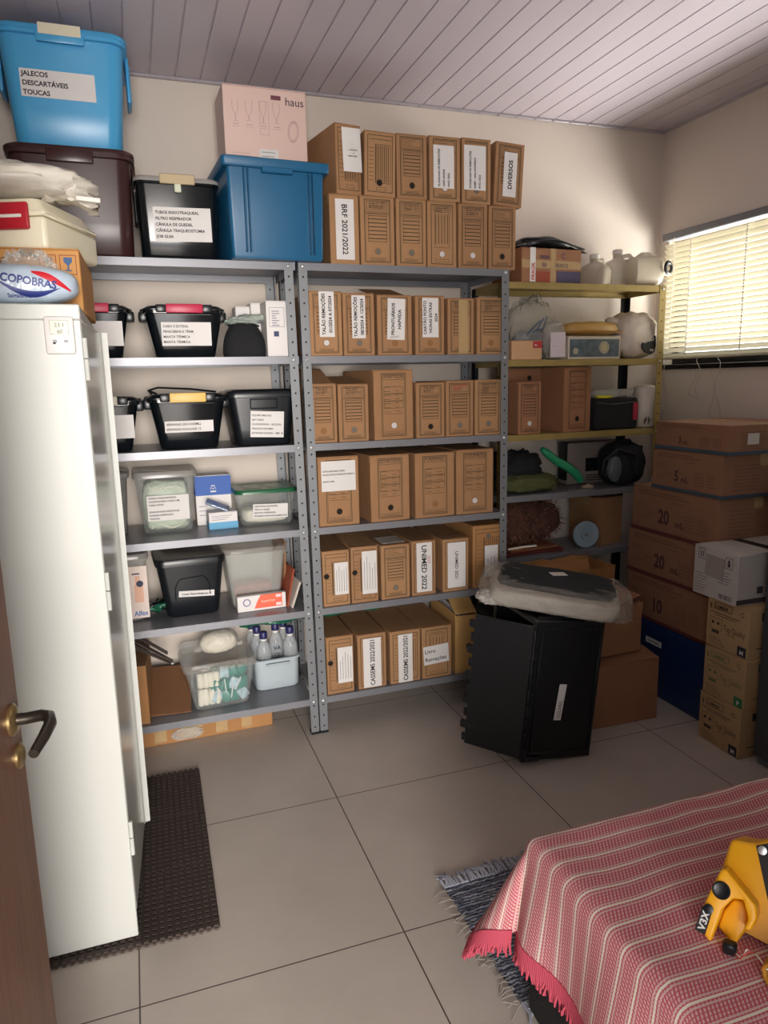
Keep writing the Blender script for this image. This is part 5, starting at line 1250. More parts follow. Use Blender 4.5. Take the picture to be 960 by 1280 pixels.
for k in range(5): pm.quad(-.045+.008*k, .02+.012*(k % 3), -.039+.008*k, .045+.01*(k % 2), -.0595)
obj('print', pm, INKB, T, smooth=0)
# shelf 3
T = thing('folded_coverall', 'folded olive and black garment heaped on the upper grey shelf of the far rack', 'garment', (1.12, .25, C3+.001), 0)
soft('olive_cloth', blob(.34, .22, .085, 3, .16, 4, 61, crease=.28, nu=56, nv=24), mat('olive_fabric', '#4e512c', .9, bump=.5, bscale=50), T, (.02, -.01, 0))
soft('black_cloth', blob(.30, .20, .14, 2.6, .2, 4, 62, crease=.3, nu=56, nv=24), BLACKF, T, (-.02, .03, .055))
P = [(xs(u, v, .17), .17-.02*(i > 2), zs(u, v, .17)) for i, (u, v) in enumerate(((677, 561), (683, 566), (694, 575), (706, 583), (715, 590), (723, 600)))]
P[-1] = (P[-1][0], P[-1][1], max(P[-1][2], C3+.026))
o = soft('green_hose', MB().tube(P, .02, 12, rv=[.012, .020, .021, .022, .021, .018]), mat('emerald_rubber', '#1f8a5c', .45, bump=.3))
tag(o, 'bright green flat hose hanging over the olive garment', 'hose')
x0, x1 = xs(713, 606, .26), xs(782, 604, .26); hh = zs(745, 553, .26)-C3; w = x1-x0
T = thing('monitor_unit', 'grey and white electronic unit with a black slot behind the black helmet bag', 'device', ((x0+x1)/2, .29, C3+.001), -2)
obj('body', MB().rbox(-w/2, 0, 0, w/2, .09, hh, .008, seg=2), mat('warm_grey_plastic', '#8b8078', .45), T); obj('side', MB().rbox(-w/2-.004, .002, .02, -w/2+.02, .085, hh+.004, .006), BLACKM, T)
obj('slot', MB().rbox(-w*.18, -.003, hh*.3, w*.22, .004, hh*.62, .002), BLACKM, T)
for k in range(3): obj('vent', MB().rbox(-w*.16, -.0025, hh*(.08+.06*k), w*.2, .001, hh*(.1+.06*k), .001), BLACKM, T)
T = thing('helmet_bag', 'bulky black bag with a visor and straps at the end of the upper grey shelf', 'bag', (xs(780, 606, .17), .20, C3+.001), -4)
soft('bag', blob(.24, .17, zs(785, 550, .17)-C3-.01, 2.6, .07, 3, 71), BLACKF, T)
soft('visor', MB().loft([[(-.10+.035*math.cos(a)*k, -.085-.02*j, .095+.06*math.sin(a)*k) for a in [2*PI*i/20 for i in range(20)]] for j, k in ((0, 1), (1, 1.05), (1.4, .8))]), clear('grey_visor', '#6d7478', .5, .1), T)
for k in range(3): obj('strap', MB().tube([(-.15+.02*k, -.06, .05), (-.15+.03*k, -.08, .14+.01*k), (-.08, -.09, .19), (-.01+.02*k, -.08, .16), (.03, -.1, .06)], .006, 6), BLACKM, T, smooth=70)
soft('handle', MB().tube([(-.04, -.02, .19), (-.03, -.03, .225), (.02, -.03, .225), (.04, -.02, .2)], .014, 8), BLACKM, T); obj('buckle', MB().rbox(.07, -.04, .17, .10, -.01, .2, .005), BLACKM, T)
obj('tag', MB().rbox(.09, -.108, .05, .10, -.104, .10, .001), mat('pale_tag', '#b9bcc0', .6), T, rot=(0, R(20), 0))
o = obj('clamp', MB().rbox(-.03, -.012, 0, .03, .012, .016, .006, seg=2).lathe([(.013, .0), (.013, .02), (.008, .022)], 14), mat('beige_plastic', '#a8937a', .5), None, (xs(735, 606, .16), .165, C3+.001), (0, 0, R(-8)))
tag(o, 'small beige plastic clamp on the shelf in front of the grey unit', 'clamp')
# shelf 4: brown fur, blue disc, carton, books
FURB = mat('brown_fur', '#4a2c24', .95, bump=.9, bscale=70, var=.35, vscale=20)
T = thing('fur_bundle', 'large shaggy brown fur bundle on the shelf above the open carton', 'fur', (1.15, .26, C4+.045), 0)
core = blob(.40, .23, .215, 2.3, .08, 3, 81); soft('pelt', core, FURB, T)
hm = MB(); random.seed(11)
for k in range(1500):
    q = random.choice(core.v); p = Vector(q)
    nrm = Vector((p.x/.2**2, p.y/.115**2, (p.z-.107)/.107**2)).normalized()
    t_ = Vector((random.uniform(-1, 1), random.uniform(-1, 1), random.uniform(-1.4, .4))); L_ = random.uniform(.02, .045)
    p += Vector((random.uniform(-.01, .01), random.uniform(-.01, .01), random.uniform(-.01, .01)))
    e = p+nrm*L_*.5+t_*L_*.6; e.z = max(e.z, -.03); m_ = p+nrm*L_*.4+t_*L_*.2; s = nrm.cross(t_).normalized()*.0016
    hm.add([p-s, p+s, m_+s*.8, m_-s*.8, e], [(0, 1, 2, 3), (3, 2, 4)])
ob = obj('hair', hm, [mat('brown_hair_strands', '#7b5340', .6)], T, smooth=0); ob['kind'] = 'stuff'
for k, (col, dx, lab) in enumerate((('#5a1f1c', 0, 'dark red flat board lying under the brown fur'), ('#7a4c32', .02, 'brown leather folder lying on the dark red board under the fur'))):
    o = obj('folder', MB().rbox(-.19+.03*k, -.1, 0, .17-.05*k, .11, .016, .004), mat('folder%d' % k, col, .6), None, (1.15+dx, .235, C4+.001+.0175*k), (0, 0, R(3*k)))
    tag(o, lab, 'folder')
o = obj('white_strap', MB().tube([(0, 0, 0), (.09, .006, .004), (.16, .01, .002)], .005, 6), WHITEP, None, (1.0, .125, C4+.041), None); tag(o, 'thin white strap lying between the folders and the brown fur', 'strap')
o = obj('paper_scrap', MB().rbox(-.055, -.03, 0, .055, .03, .002, .0005), mat('tan_scrap', '#a8764f', .7), None, (1.06, .112+.035, C4+.037), (0, 0, R(12)), smooth=0); tag(o, 'tan paper scrap on the brown folder near the middle rack post', 'paper')
T = thing('blue_spool', 'pale blue round spool leaning against the carton beside the brown fur', 'spool', (xs(733, 665, .15), .155, C4+.001), -10)
rz = .068
m = MB(); M_ = Matrix.Translation((0, 0, rz)) @ Matrix.Rotation(PI/2, 4, 'X')
m.lathe([(rz, -.008), (rz, .008), (rz*.93, .011), (rz*.55, .004), (rz*.42, .004), (rz*.38, .012), (rz*.16, .012), (rz*.14, .0), (.004, .0)], 32, M=M_)
obj('disc', m, mat('pale_blue_plastic', '#8ea3af', .4), T, smooth=40)
obj('hub', MB().lathe([(rz*.13, .0), (rz*.13, .014), (rz*.08, .016)], 16, M=M_), mat('grey_hub', '#8a8d92', .4), T)
x0, x1 = xs(755, 684, .15), xs(784, 682, .15); hh = zs(768, 622, .15)-C4
T = carton('brown_carton', 'narrow brown carton standing behind the pale blue spool', 'carton', (x0+x1)/2-.012, .17, C4, x1-x0+.012, .22, min(hh, C3-C4-.032), CARD, 14, seam='x')
lettering(T, [('1 7 2 2', -.03, hh*.8, .016, {'bold': 0})], mat('faded_print', '#7a5535', .7), y=-.0012)
# shelf 5
T = carton('maroon_carton', 'dark maroon carton on the bottom shelf of the far rack behind the open carton', 'carton', 1.2, .14, C5, .4, .22, .255, mat('maroon_card', '#5b2620', .7), 0)

# ================================================================== cartons on the floor
T = carton('floor_carton', 'reddish brown carton on the floor, lowest of the pile behind the black crate', 'carton', 1.262, -.412, 0, .40, .40, .286, CARDR, -2, seam='x', group='brown cartons piled on the floor', tapem=TAPE)
obj('lifted_flap', MB().rbox(-.19, 0, 0, .20, .13, .003, .001), CARDR, T, (0, .0, .287), (R(7), 0, 0))
T = carton('floor_carton', 'brown carton with torn corner flaps, in the middle of the pile behind the black crate', 'carton', 1.225, -.365, .308, .37, .33, .225, CARDR, 3, seam='y', group='brown cartons piled on the floor', tape=True)
o = obj('torn_flap', MB().rbox(0, 0, 0, .12, .2, .003, .001), CARDR, T, (.06, .005, .2265), (R(2), R(-14), R(0)))
obj('hand_hole', MB().loft([rrect(.03, .008, .0075, .2262, .03, .1), rrect(.03, .008, .0075, .2268, .03, .1)]), HOLE, T)
for u in (0,): 
    obj('corner_wear', MB().prism([(.185-.03, .225-.0), (.1855, .225-.035), (.1855, .2262)], -.0012, -.0004), CARD2, T, smooth=0)
# open carton on it
x1 = xs(772, 720, -.19); T = thing('open_carton', 'open orange brown carton with a crumpled rim on top of the pile', 'carton', (x1-.19, -.17, .536), 2, 'brown cartons piled on the floor')
def wavy(x0, y0, x1_, y1, h0, n=12, t=.004):
    m = MB(); A = Vector((x0, y0)); B = Vector((x1_, y1)); nr = Vector((-(B-A).y, (B-A).x)).normalized()*t; vs = []
    for i in range(n+1):
        p = A.lerp(B, i/n); hz = h0+.003*math.sin(i*1.1+x0*9)+.010*noise.noise(Vector((i*.7, x0*5, y0*5))); lean = .006*math.sin(i*.6+y0*8)
        for z, l in ((0, 0), (h0*.6, 0), (hz, lean)):
            q = p+nr*(l/t); vs += [(q.x, q.y, z), (q.x+nr.x, q.y+nr.y, z)]
    for i in range(n):
        for k in range(2):
            a = i*6+k*2; b = a+6
            m.add([vs[a], vs[b], vs[b+2], vs[a+2], vs[a+1], vs[b+1], vs[b+3], vs[a+3]], [(0, 1, 2, 3), (7, 6, 5, 4), (3, 2, 6, 7), (0, 4, 5, 1)])
    return m
m = wavy(.19, 0, -.19, 0, .115); m2 = wavy(-.19, 0, -.19, .2, .13); m3 = wavy(-.19, .2, .19, .2, .13); m4 = wavy(.19, .2, .19, 0, .12)
bm_ = MB()
for q in (m, m2, m3, m4): bm_.add(q.v, q.f)
bm_.box(-.19, 0, 0, .19, .2, .003); obj('walls', bm_, CARD3, T, smooth=30)
for k, (yy, an) in enumerate(((.012, -68), (.188, 62))): obj('flap', MB().rbox(-.18, 0 if k == 0 else -.085, -.001, .18, .085 if k == 0 else 0, .002, .001), CARD3, T, (0, yy, .112), (R(an), 0, 0))

# ================================================================== black attached-lid crate standing on end
CRK = mat('black_crate_plastic', '#0d0f14', .45, bump=.06, bscale=90)
CW, CHT, CD = .305, .575, .34
T = thing('black_crate', 'black crate with toothed lid standing on end against the brown carton pile', 'crate', (.985, -.590, .001), -3, None, 0, 5.5)
m = MB(); t = .006
m.rbox(-CW, 0, 0, 0, t, CHT, .004)                          # long wall facing the camera
m.rbox(-CW, t, 0, -.0, CD, t, .003).rbox(-CW, t, CHT-t, 0, CD, CHT, .003).rbox(-t, t, t, 0, CD, CHT-t, .003).rbox(-CW, CD-t, t, -t, CD, CHT-t, .003)
obj('shell', m, CRK, T)
rim = MB()
rim.rbox(-CW-.012, -.014, -.0, -CW+.012, .010, CHT+.006, .004); rim.rbox(-CW-.012, CD-.010, 0, -CW+.012, CD+.014, CHT+.006, .004)
rim.rbox(-CW-.012, .01, CHT-.012, -CW+.012, CD-.01, CHT+.006, .003).rbox(-CW-.012, .01, 0, -CW+.012, CD-.01, .014, .003)
obj('rim', rim, CRK, T)
rib = MB()
for z in (.03, CHT-.03): rib.rbox(-CW+.02, -.006, z-.004, -.01, .002, z+.004, .002)
for x in (-.012, -CW+.03): rib.rbox(x-.004, -.006, .03, x+.004, .002, CHT-.03, .002)
obj('rib', rib, CRK, T)
for y in (.04, CD-.05): obj('rib', MB().rbox(-CW+.03, y, CHT-.002, -.02, y+.01, CHT+.006, .002), CRK, T)
kn = MB()
for k in range(9): kn.lathe([(.008, 0), (.008, .035)], 8, M=Matrix.Translation((-CW-.010, -.014, .03+k*.06)))
obj('hinge_knuckles', kn, CRK, T, smooth=50)
obj('foot', MB().rbox(-CW+.012, -.012, -.0, -CW+.07, .02, .02, .003), CRK, T)
obj('hand_grip', MB().rbox(-CW+.04, .03, CHT, -CW+.13, .08, CHT+.004, .002), BLACKM, T)
lb = obj('label_strip', MB().rbox(-.016, -.0015, -.075, .016, 0, .075, .0005), PAPER, T, (-CW*.54, -.0015, CHT*.42), (0, R(4), 0))
lettering(lb, [('COLARES', .009, -.066, .022, {'rot': 90, 'bold': 0, 'width': .07})], INKB, y=-.0022, name='handwriting')
# lid half, swung open around the near edge
fa = 180-44
F = thing('x', '', '') if False else None
lm_ = MB(); LW = .258
lm_.rbox(0, 0, .02, LW-.02, .014, CHT-.012, .004)
for k in range(10):
    z = .03+k*.053; lm_.rbox(LW-.024, .001, z, LW+(.004 if k % 2 else -.006), .013, z+.034, .004)
for z in (.05, CHT-.06): lm_.rbox(.02, -.004, z-.004, LW-.04, .002, z+.004, .002)
for x in (.02, LW-.04): lm_.rbox(x-.004, -.004, .05, x+.004, .002, CHT-.06, .002)
ld = obj('lid_half', lm_, CRK, T, (-CW-.012, -.012, 0), (0, 0, R(136)))
for z, hz in ((CHT*.80, .05), (CHT*.36, .065), (CHT*.2, .04)): obj('lid_slot', MB().rbox(LW-.055, .010, z-hz/2, LW-.035, .0155, z+hz/2, .003), BLACKM, ld)
lmat = ld
# bagged garment on the crate
z0 = .632
T = thing('bagged_garment', 'folded dark garment in a crumpled clear bag lying on the black crate', 'garment', (.915, -.40, .61), -33, None, 2, 7)
soft('folded_fabric', blob(.52, .33, .075, 6, .05, 3, 101, nu=60, nv=26, crease=.05), mat('pale_lining_fabric', '#b9b0a4', .7, bump=.6, bscale=30, var=.12, vscale=16, stretch=(1, 1, 4)), T, (0, -.01, 0))
soft('garment', blob(.47, .29, .04, 6, .06, 3, 102, nu=60, crease=.05), mat('dark_slate_fabric', '#22272c', .8, bump=.5, bscale=24), T, (.005, .03, .058))
soft('bag', blob(.60, .37, .098, 5, .06, 3, 103, crease=.14, nu=60, nv=28), clear('crinkled_clear_bag', '#ddd8cf', .07, .12, .8, bump=1.0, bscale=26), T, (0, 0, -.002))
obj('paper_tag', MB().box(-.035, -.02, 0, .035, .02, .001), PAPER, T, (.01, .075, .1), (0, 0, R(30)), smooth=0)
soft('bag_tail', blob(.13, .12, .05, 2.2, .25, 4, 104, crease=.3), FILMW, T, (-.24, -.10, -.01))

# ================================================================== supply cartons along the right wall (long faces towards the room)
SB = mat('brown_supply_carton', '#8d664e', .8, var=.05, vscale=7, bump=.06, bscale=140)
SPR = mat('dark_plum_ink', '#4a2f33', .75)
def supply(label, ynear, yfar, z0, z1, big, unit, small=True, x=1.6, band=None):
    L_ = yfar-ynear; h = z1-z0
    T = carton('supply_carton', label, 'carton', 0, 0, z0, L_, .43, h, SB, -90, 'supply cartons stacked along the right wall', seam='x', tapem=TAPE)
    T.location = (x, (ynear+yfar)/2, z0+.0006)
    m = MB(); s = h/.2
    m.quad(-L_*.42, h*.88, L_*.1, h*.91); m.quad(-L_*.42, h*.82, L_*.2, h*.85); m.quad(-L_*.02, h*.73, L_*.14, h*.75)
    for k in range(5): m.quad(L_*.12, h*(.22+.07*k), L_*.26, h*(.22+.07*k)+.004); m.quad(L_*.29, h*(.22+.07*k), L_*.40, h*(.22+.07*k)+.004)
    m.quad(-L_*.42, h*.3, -L_*.3, h*.32); m.quad(-L_*.30, h*.42, -L_*.2, h*.44); m.quad(L_*.05, h*.1, L_*.2, h*.12)
    obj('print', m, mat('faded_plum_ink', '#7a5546', .8), T, smooth=0)
    lettering(T, [('D.M', -L_*.44, h*.55, .032*min(1, s*1.1), {'bold': .0})], mat('faded_plum_ink', '#7a5546', .8), y=-.001)
    lettering(T, [(big, -L_*.16, h*.26, h*.42 if not small else h*.36, {'bold': .03, 'sx': .8}), (unit, -L_*.16+h*(.42 if not small else .36)*.62*len(big), h*.24, h*.2, {'bold': .02})], SPR, y=-.001)
    # near end print (faces the camera)
    e = MB()
    for k in range(8): e.add([(L_/2+.0009, .06+.0*k, h*(.18+.08*k)), (L_/2+.0009, .06+random.uniform(.09, .15), h*(.18+.08*k)), (L_/2+.0009, .06+.12, h*(.18+.08*k)+.004), (L_/2+.0009, .06, h*(.18+.08*k)+.004)], [(0, 1, 2, 3)])
    obj('end_print', e, mat('faded_plum_ink', '#7a5546', .8), T, smooth=0)
    if band:
        obj('band', MB().box(-L_/2-.001, -.0012, 0.0, L_/2+.001, .431, .016), band, T, smooth=0)
    return T, L_, h
BND = mat('slate_band', '#42505c', .5); BNR = mat('maroon_band', '#5f2c2e', .6)
T, L_, h = supply('supply carton marked 3mL, topmost of the stack along the right wall', -.60, -.16, 1.196, 1.318, '3', 'mL', band=BND)
for k in range(2): obj('white_label', MB().box(L_/2+.0004, .09+.13*k, h*.35, L_/2+.0014, .15+.13*k, h*.72), mat('label_grey_white', '#c3bfbb', .7), T, smooth=0)
supply('supply carton marked 5mL, second from the top along the right wall', -.575, -.15, 1.012, 1.194, '5', 'mL', band=BND)
supply('upper one of the two supply cartons marked 20mL', -.56, -.02, .796, 1.010, '20', 'mL', False, 1.6, BNR)
supply('lower one of the two supply cartons marked 20mL', -.56, .0, .583, .794, '20', 'mL', False, 1.6, BNR)
supply('supply carton marked 10, lowest of the stack, resting on the dark blue bin', -.55, .0, .366, .581, '10', '', False, 1.6, BNR)
DB = mat('dark_blue_plastic', '#16305f', .4)
T = thing('blue_bin', 'dark blue bin on the floor under the supply carton stack', 'bin', (1.605, -.30, .0006), -90)
m = MB(); L_ = .56
m.loft([rrect(L_/2-.02, .205, .02, 0, 0, .215), rrect(L_/2-.015, .208, .02, .01, 0, .215), rrect(L_/2-.004, .212, .02, .31, 0, .215), rrect(L_/2+.004, .218, .022, .315, 0, .215), rrect(L_/2+.004, .218, .022, .335, 0, .215)])
obj('body', m, DB, T); obj('lid', MB().loft([rrect(L_/2+.006, .22, .024, .336, 0, .215), rrect(L_/2+.006, .22, .024, .357, 0, .215), rrect(L_/2-.005, .21, .02, .3635, 0, .215)]), DB, T)
o = sheet(T, -.085, .27, .11, .028, ['LUVAS DE PROC.'], .011, 0, y=-.0065, tilt=0); 
# glove cartons
GC = mat('kraft_glove_carton', '#b3946c', .8, var=.04, vscale=8, bump=.06, bscale=140)
def glove(label, ynear, z0, col, letter, x=1.515, off=0):
    L_ = .218; h = .2085
    T = carton('glove_carton', label, 'carton', 0, 0, z0, L_, .33, h, GC, -90, 'kraft glove cartons stacked by the dark cabinet', seam='x')
    T.location = (x+off, ynear+L_/2, z0+.0006)
    ink = mat('ink_'+col[1:], col, .7); m = MB()
    m.frame(-L_*.33, h*.78, L_*.1, h*.92, .0018); m.quad(-L_*.42, h*.70, L_*.28, h*.715); m.quad(-L_*.3, h*.655, L_*.2, h*.668)
    m.disc(-L_*.41, h*.84, .008, -.0009, 3); m.quad(-L_*.43, h*.77, -L_*.39, h*.80)
    n = 3
    for k in range(3):
        a = 2*PI*k/3+.5; m.add([(L_*.33+.012*math.cos(a+q)*r, -.0009, h*.84+.012*math.sin(a+q)*r) for q, r in ((0, 1), (1.3, 1), (1.3, .6), (0, .6))], [(3, 2, 1, 0)])
    m.frame(-L_*.42, h*.36, -L_*.12, h*.60, .0014); m.disc(-L_*.34, h*.5, .007, -.0009, 10); m.disc(-L_*.21, h*.5, .007, -.0009, 10); m.quad(-L_*.36, h*.29, -L_*.18, h*.345)
    for k in range(4): m.quad(-L_*.42, h*(.06+.045*k), -L_*(.0+.05*k), h*(.06+.045*k)+.0018)
    obj('print', m, ink, T, smooth=0)
    lettering(T, [('LUMBER', -L_*.31, h*.805, .019, {'bold': .02, 'width': L_*.38}), ('Top Quality', -L_*.08, h*.40, .036, {'bold': 0, 'width': L_*.5, 'sx': .9}), ('RECICLÁVEL', 0, h*.335, .008)], ink, y=-.0011)
    b = obj('size_badge', MB().box(L_*.27, -.0012, h*.03, L_*.46, -.0002, h*.22), mat('badge_'+('g' if letter == 'P' else 'n'), '#2f7a4a' if letter == 'P' else '#232a38', .6), T, smooth=0)
    lettering(b, [(letter, L_*.365, h*.065, .026, {'bold': .03, 'align': 'C'})], PAPER, y=-.0018)
    e = MB(); X = L_/2+.0009
    e.add([(X, .06, h*.74), (X, .13, h*.74), (X, .13, h*.9), (X, .06, h*.9)], [(0, 1, 2, 3)]); e.add([(X, .04, h*.2), (X, .16, h*.2), (X, .16, h*.22), (X, .04, h*.22)], [(0, 1, 2, 3)])
    obj('end_print', e, ink, T, smooth=0)
glove('kraft glove carton with an M badge on the floor, lowest of its stack', -.832, 0, '#3a3330', 'M', off=0)
glove('kraft glove carton with a green badge, in the middle of its stack', -.838, .2095, '#5c6a4a', 'P', off=.004)
glove('kraft glove carton with an M badge directly below the white carton', -.834, .419, '#3d3428', 'M', off=.008)
h = .205; L_ = .232
WC = mat('white_grey_carton', '#b9b4ae', .65, var=.03, vscale=12)
T = carton('white_shipping_carton', 'white printed carton on top of the kraft glove cartons', 'carton', 0, 0, .63, L_, .42, h, WC, -90, seam='x', tapem=mat('black_band_tape', '#2a2528', .5))
T.location = (1.498, -.785+L_/2, .6292)
m = MB(); m.frame(-L_*.40, h*.74, -L_*.24, h*.95, .0016); m.frame(L_*.22, h*.68, L_*.38, h*.9, .0016); m.quad(-L_*.35, h*.78, -L_*.33, h*.9); m.quad(-L_*.30, h*.78, -L_*.28, h*.9); m.quad(L_*.27, h*.72, L_*.33, h*.8); m.disc(L_*.3, h*.83, .006)
for k in range(7): m.quad(-L_*.46, h*(.08+.06*k), -L_*(.25-.05*(k % 3)), h*(.08+.06*k)+.0016)
for k in range(5): m.quad(L_*.08, h*(.36+.055*k), L_*(.3+.03*(k % 3)), h*(.36+.055*k)+.0022)
for k in range(16): m.quad(L_*(.12+.018*k), h*.05, L_*(.12+.018*k)+random.choice((.0012, .0024)), h*.15)
obj('print', m, mat('charcoal_print', '#3d3b3c', .7), T, smooth=0)
obj('pouch', MB().box(-L_*.26, -.0016, h*.42, L_*.16, -.0004, h*.86), mat('grey_document_pouch', '#9d958e', .4), T, (0, 0, 0), (0, R(4), 0), smooth=0)
e = MB(); X = L_/2+.0009; n = 20
e.add([(X, .30+r*math.cos(2*PI*i/n), h*.72+r*math.sin(2*PI*i/n)) for r in (.018, .023) for i in range(n)], [(i, n+i, n+(i+1) % n, (i+1) % n) for i in range(n)])
e.add([(X, .0, .004), (X, .42, .004), (X, .42, .024), (X, .0, .024)], [(0, 1, 2, 3)]); e.add([(X, .1, h*.2), (X, .13, h*.2), (X, .13, h*.34), (X, .1, h*.34)], [(0, 1, 2, 3)])
obj('end_print', e, mat('charcoal_print', '#3d3b3c', .7), T, smooth=0)

# ================================================================== yellow device with a coiled cable on the bed
YEL = mat('amber_yellow_plastic', '#f0ab16', .38, bump=.03, bscale=120)
DKP = mat('charcoal_panel', '#2c2d31', .5)
A = at(884, 1168, 'z', BZ+.014); B = at(925, 1184, 'z', BZ+.014)
ux = Vector((B.x-A.x, B.y-A.y, 0)).normalized(); up_ = Vector((0, 0, 1)); nv = ux.cross(up_)     # away from viewer or towards
if nv.dot(Vector((A.x-CX, A.y-CY, 0))) < 0: nv = -nv
tilt = R(28); fu_ = (up_*math.cos(tilt)+nv*math.sin(tilt)).normalized(); fn = ux.cross(fu_).normalized()
if fn.dot(nv) < 0: fn = -fn
ORI = A
def onface(u, v, off=0):
    d = ray(u, v); p = ORI+fn*off; s = (p-CAMP).dot(fn)/d.dot(fn); q = CAMP+d*s-ORI
    return (q.dot(ux), q.dot(fu_))
Mw = Matrix((( ux.x, fn.x, fu_.x, ORI.x), (ux.y, fn.y, fu_.y, ORI.y), (ux.z, fn.z, fu_.z, ORI.z), (0, 0, 0, 1)))
dv = thing('yellow_device', 'yellow plastic device with a black button and charcoal panel on the bedspread', 'device', (0, 0, 0))
dv.matrix_world = Mw
def ccw(P): 
    a = sum(P[i][0]*P[(i+1) % len(P)][1]-P[(i+1) % len(P)][0]*P[i][1] for i in range(len(P)))
    return P if a > 0 else P[::-1]
def rprism(P, y0, y1, bev=.006):
    P = ccw(P); bm = bmesh.new(); f0 = bm.faces.new([bm.verts.new((x, y0, z)) for x, z in P])
    r = bmesh.ops.extrude_face_region(bm, geom=[f0]); bmesh.ops.translate(bm, verts=[v for v in r['geom'] if isinstance(v, bmesh.types.BMVert)], vec=(0, y1-y0, 0))
    bmesh.ops.recalc_face_normals(bm, faces=bm.faces); bmesh.ops.bevel(bm, geom=list(bm.edges), offset=bev, segments=2, affect='EDGES', profile=.5, clamp_overlap=True)
    return MB().bm(bm)
bo = .05
def onface2(u, v, off):
    d = ray(u, v); p = ORI+nv*off; s = (p-CAMP).dot(fn)/d.dot(fn); q = CAMP+d*s-p
    b_ = max(q.dot(fu_), (BZ+.014-ORI.z)/fu_.z)
    return (q.dot(ux), b_)
nl = (nv.dot(fn), nv.dot(fu_)); SH = Matrix(((1, 0, 0, 0), (0, nl[0], 0, 0), (0, nl[1], 1, 0), (0, 0, 0, 1)))
body = [onface(u, v, bo) for u, v in ((898, 1098), (914, 1048), (942, 1054), (1010, 1040), (1030, 1190), (960, 1215), (925, 1182), (905, 1150))]
hb_ = rprism(body, bo, bo+.17, .008)
def seat(v):
    wz = ORI.z+fn.z*v[1]+fu_.z*v[2]; dl = max(0, BZ+.014-wz); return (v[0], v[1]+fn.z*dl, v[2]+fu_.z*dl)
hb_.v = [seat(v) for v in hb_.v]; obj('housing', hb_, YEL, dv, smooth=45)
pan = [onface(u, v, bo-.004) for u, v in ((945, 1057), (1008, 1046), (1022, 1150), (962, 1136))]
pb_ = rprism(pan, bo-.004, bo+.004, .002); pb_.v = [seat(v) for v in pb_.v]; pn = obj('panel', pb_, DKP, dv)
c = onface(953, 1063, bo-.004)
obj('screw', MB().lathe([(.008, 0), (.008, .003), (.004, .004)], 12, M=Matrix.Translation((c[0], bo-.005, c[1])) @ Matrix.Rotation(PI/2, 4, 'X')), BOLT, pn)
# handle: loop arch with a grip
outer = [(903, 1085), (911, 1086), (930, 1112), (946, 1133), (946, 1150), (936, 1166), (926, 1178), (917, 1180), (906, 1168), (897, 1156)]
inner = [(898, 1160), (889, 1176), (873, 1154), (877, 1137), (887, 1112)]
loop = [onface(u, v) for u, v in ((902, 1086), (908, 1085), (946, 1131), (947, 1147), (939, 1163), (930, 1160), (936, 1148), (930, 1124), (917, 1123), (904, 1136), (896, 1158), (889, 1177), (873, 1157), (878, 1136), (890, 1110))]
hd = obj('handle', rprism(loop, -.012, .05, .006), YEL, dv, smooth=50)
inn = [onface(u, v, .03) for u, v in ((905, 1138), (917, 1124), (930, 1125), (938, 1147), (932, 1165), (918, 1181), (898, 1158))]
obj('inner_wall', rprism(inn, .022, .055, .005), YEL, dv, smooth=50)
c = onface(903, 1112)
obj('button', MB().lathe([(.0155, 0), (.0155, .004), (.013, .006), (.009, .004)], 24, M=Matrix.Translation((c[0], -.0125, c[1])) @ Matrix.Rotation(PI/2, 4, 'X')), BLACKM, hd)
c = onface(887, 1135)
obj('dial', MB().lathe([(.0085, 0), (.0085, .004), (.006, .005)], 20, M=Matrix.Translation((c[0], -.0125, c[1])) @ Matrix.Rotation(PI/2, 4, 'X')), BLACKM, hd)
c = onface(881, 1149); e1, e2 = onface(885, 1138), onface(878, 1160); an = math.atan2(e1[1]-e2[1], e1[0]-e2[0])
bd = obj('badge', MB().rbox(-.022, -.0145, -.009, .022, -.0118, .009, .0008), BLACKM, hd, (c[0], 0, c[1]), (0, -an, 0))
lettering(bd, [('V3X', 0, -.006, .0165, {'bold': .03, 'align': 'C', 'sx': 1.1})], PAPER, y=-.0152)
cl = thing('coiled_cable', 'coiled yellow cable lying on the bedspread in front of the yellow device', 'cable', at(960, 1222, 'z', BZ+.008))
base = cl.location
pts = []
for i in range(0, 240):
    t = i/239; a = i*.55; c = Vector((-.015+.16*t, -.02-.03*t+.02*math.sin(t*6), .022)); pts.append(c+Vector((.004*math.sin(a), .018*math.cos(a), .018*math.sin(a))))
obj('coil', MB().tube(pts, .0042, 6), mat('amber_cable', '#b98226', .45), cl, smooth=70)
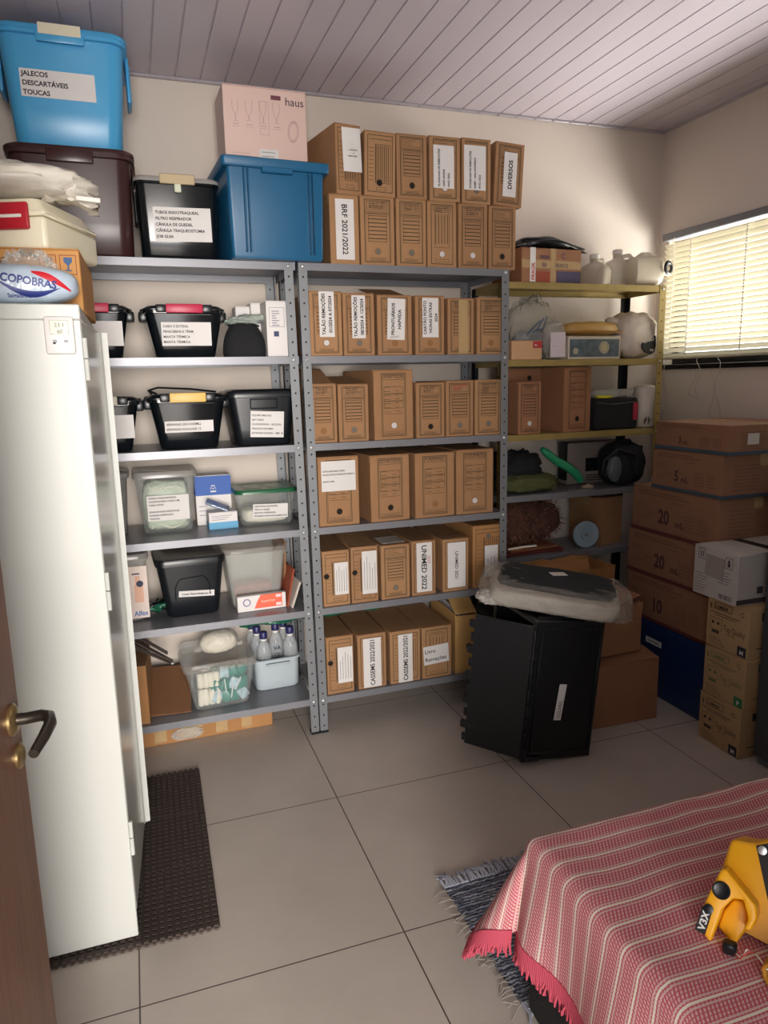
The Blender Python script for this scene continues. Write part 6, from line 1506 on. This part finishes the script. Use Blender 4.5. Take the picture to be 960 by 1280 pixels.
w0 = at(912, 1186, 'z', BZ+.012)-base; w1 = at(925, 1199, 'z', BZ+.01)-base; w2 = at(945, 1192, 'z', BZ+.02)-base
obj('plug', MB().rbox(-.012, -.01, -.008, .012, .01, .014, .004), BLACKM, cl, w0+Vector((0, 0, .0)), (0, 0, R(-50)))
for k, m_ in enumerate((mat('red_wire', '#b5483c', .5), WHITEP)): obj('wire', MB().tube([w0, w1+Vector((.004*k, 0, 0)), (w1+w2)/2+Vector((0, .004*k, .01)), w2, Vector((-.015, -.02+.01*k, .03))], .0016, 6), m_, cl, smooth=70)
# ================================================================== LIGHT, CAMERA
w = bpy.data.worlds.new('sky'); SC.world = w; w.use_nodes = True
bg = w.node_tree.nodes['Background']; bg.inputs['Color'].default_value = (.95, .96, 1, 1); bg.inputs['Strength'].default_value = 2.9
def area(name, loc, to, sx, sy, power, col):
    l = bpy.data.lights.new(name, 'AREA'); l.shape = 'RECTANGLE'; l.size = sx; l.size_y = sy; l.energy = power; l.color = col
    o = bpy.data.objects.new(name, l); COL.objects.link(o); o.location = loc
    o.rotation_euler = (Vector(to)-Vector(loc)).to_track_quat('-Z', 'Y').to_euler(); return o
area('doorway_daylight', (-1.0, -8.0, 1.5), (-.65, -3.3, 1.2), 2.8, 2.6, 740, (1, .935, .87))
area('window_daylight', (WX1+1.1, -.42, 1.0), (WX1, -.42, 1.9), 2.2, 1.4, 380, (1, .94, .86))
cam = bpy.data.cameras.new('camera'); co = bpy.data.objects.new('camera', cam); COL.objects.link(co)
M = Matrix((( CR.x, CU.x, -CF.x, CX), (CR.y, CU.y, -CF.y, CY), (CR.z, CU.z, -CF.z, CZ), (0, 0, 0, 1)))
co.matrix_world = M
cam.sensor_fit = 'VERTICAL'; cam.sensor_height = 36; cam.sensor_width = 27; cam.lens = FPX/1280*36; cam.clip_start = .02
SC.camera = co
vs_ = SC.view_settings; vs_.view_transform = 'Standard'; vs_.look = 'None'; vs_.gamma = 1; vs_.use_curve_mapping = False; vs_.exposure = .22
SC.cycles.max_bounces = 10; SC.cycles.transparent_max_bounces = 24
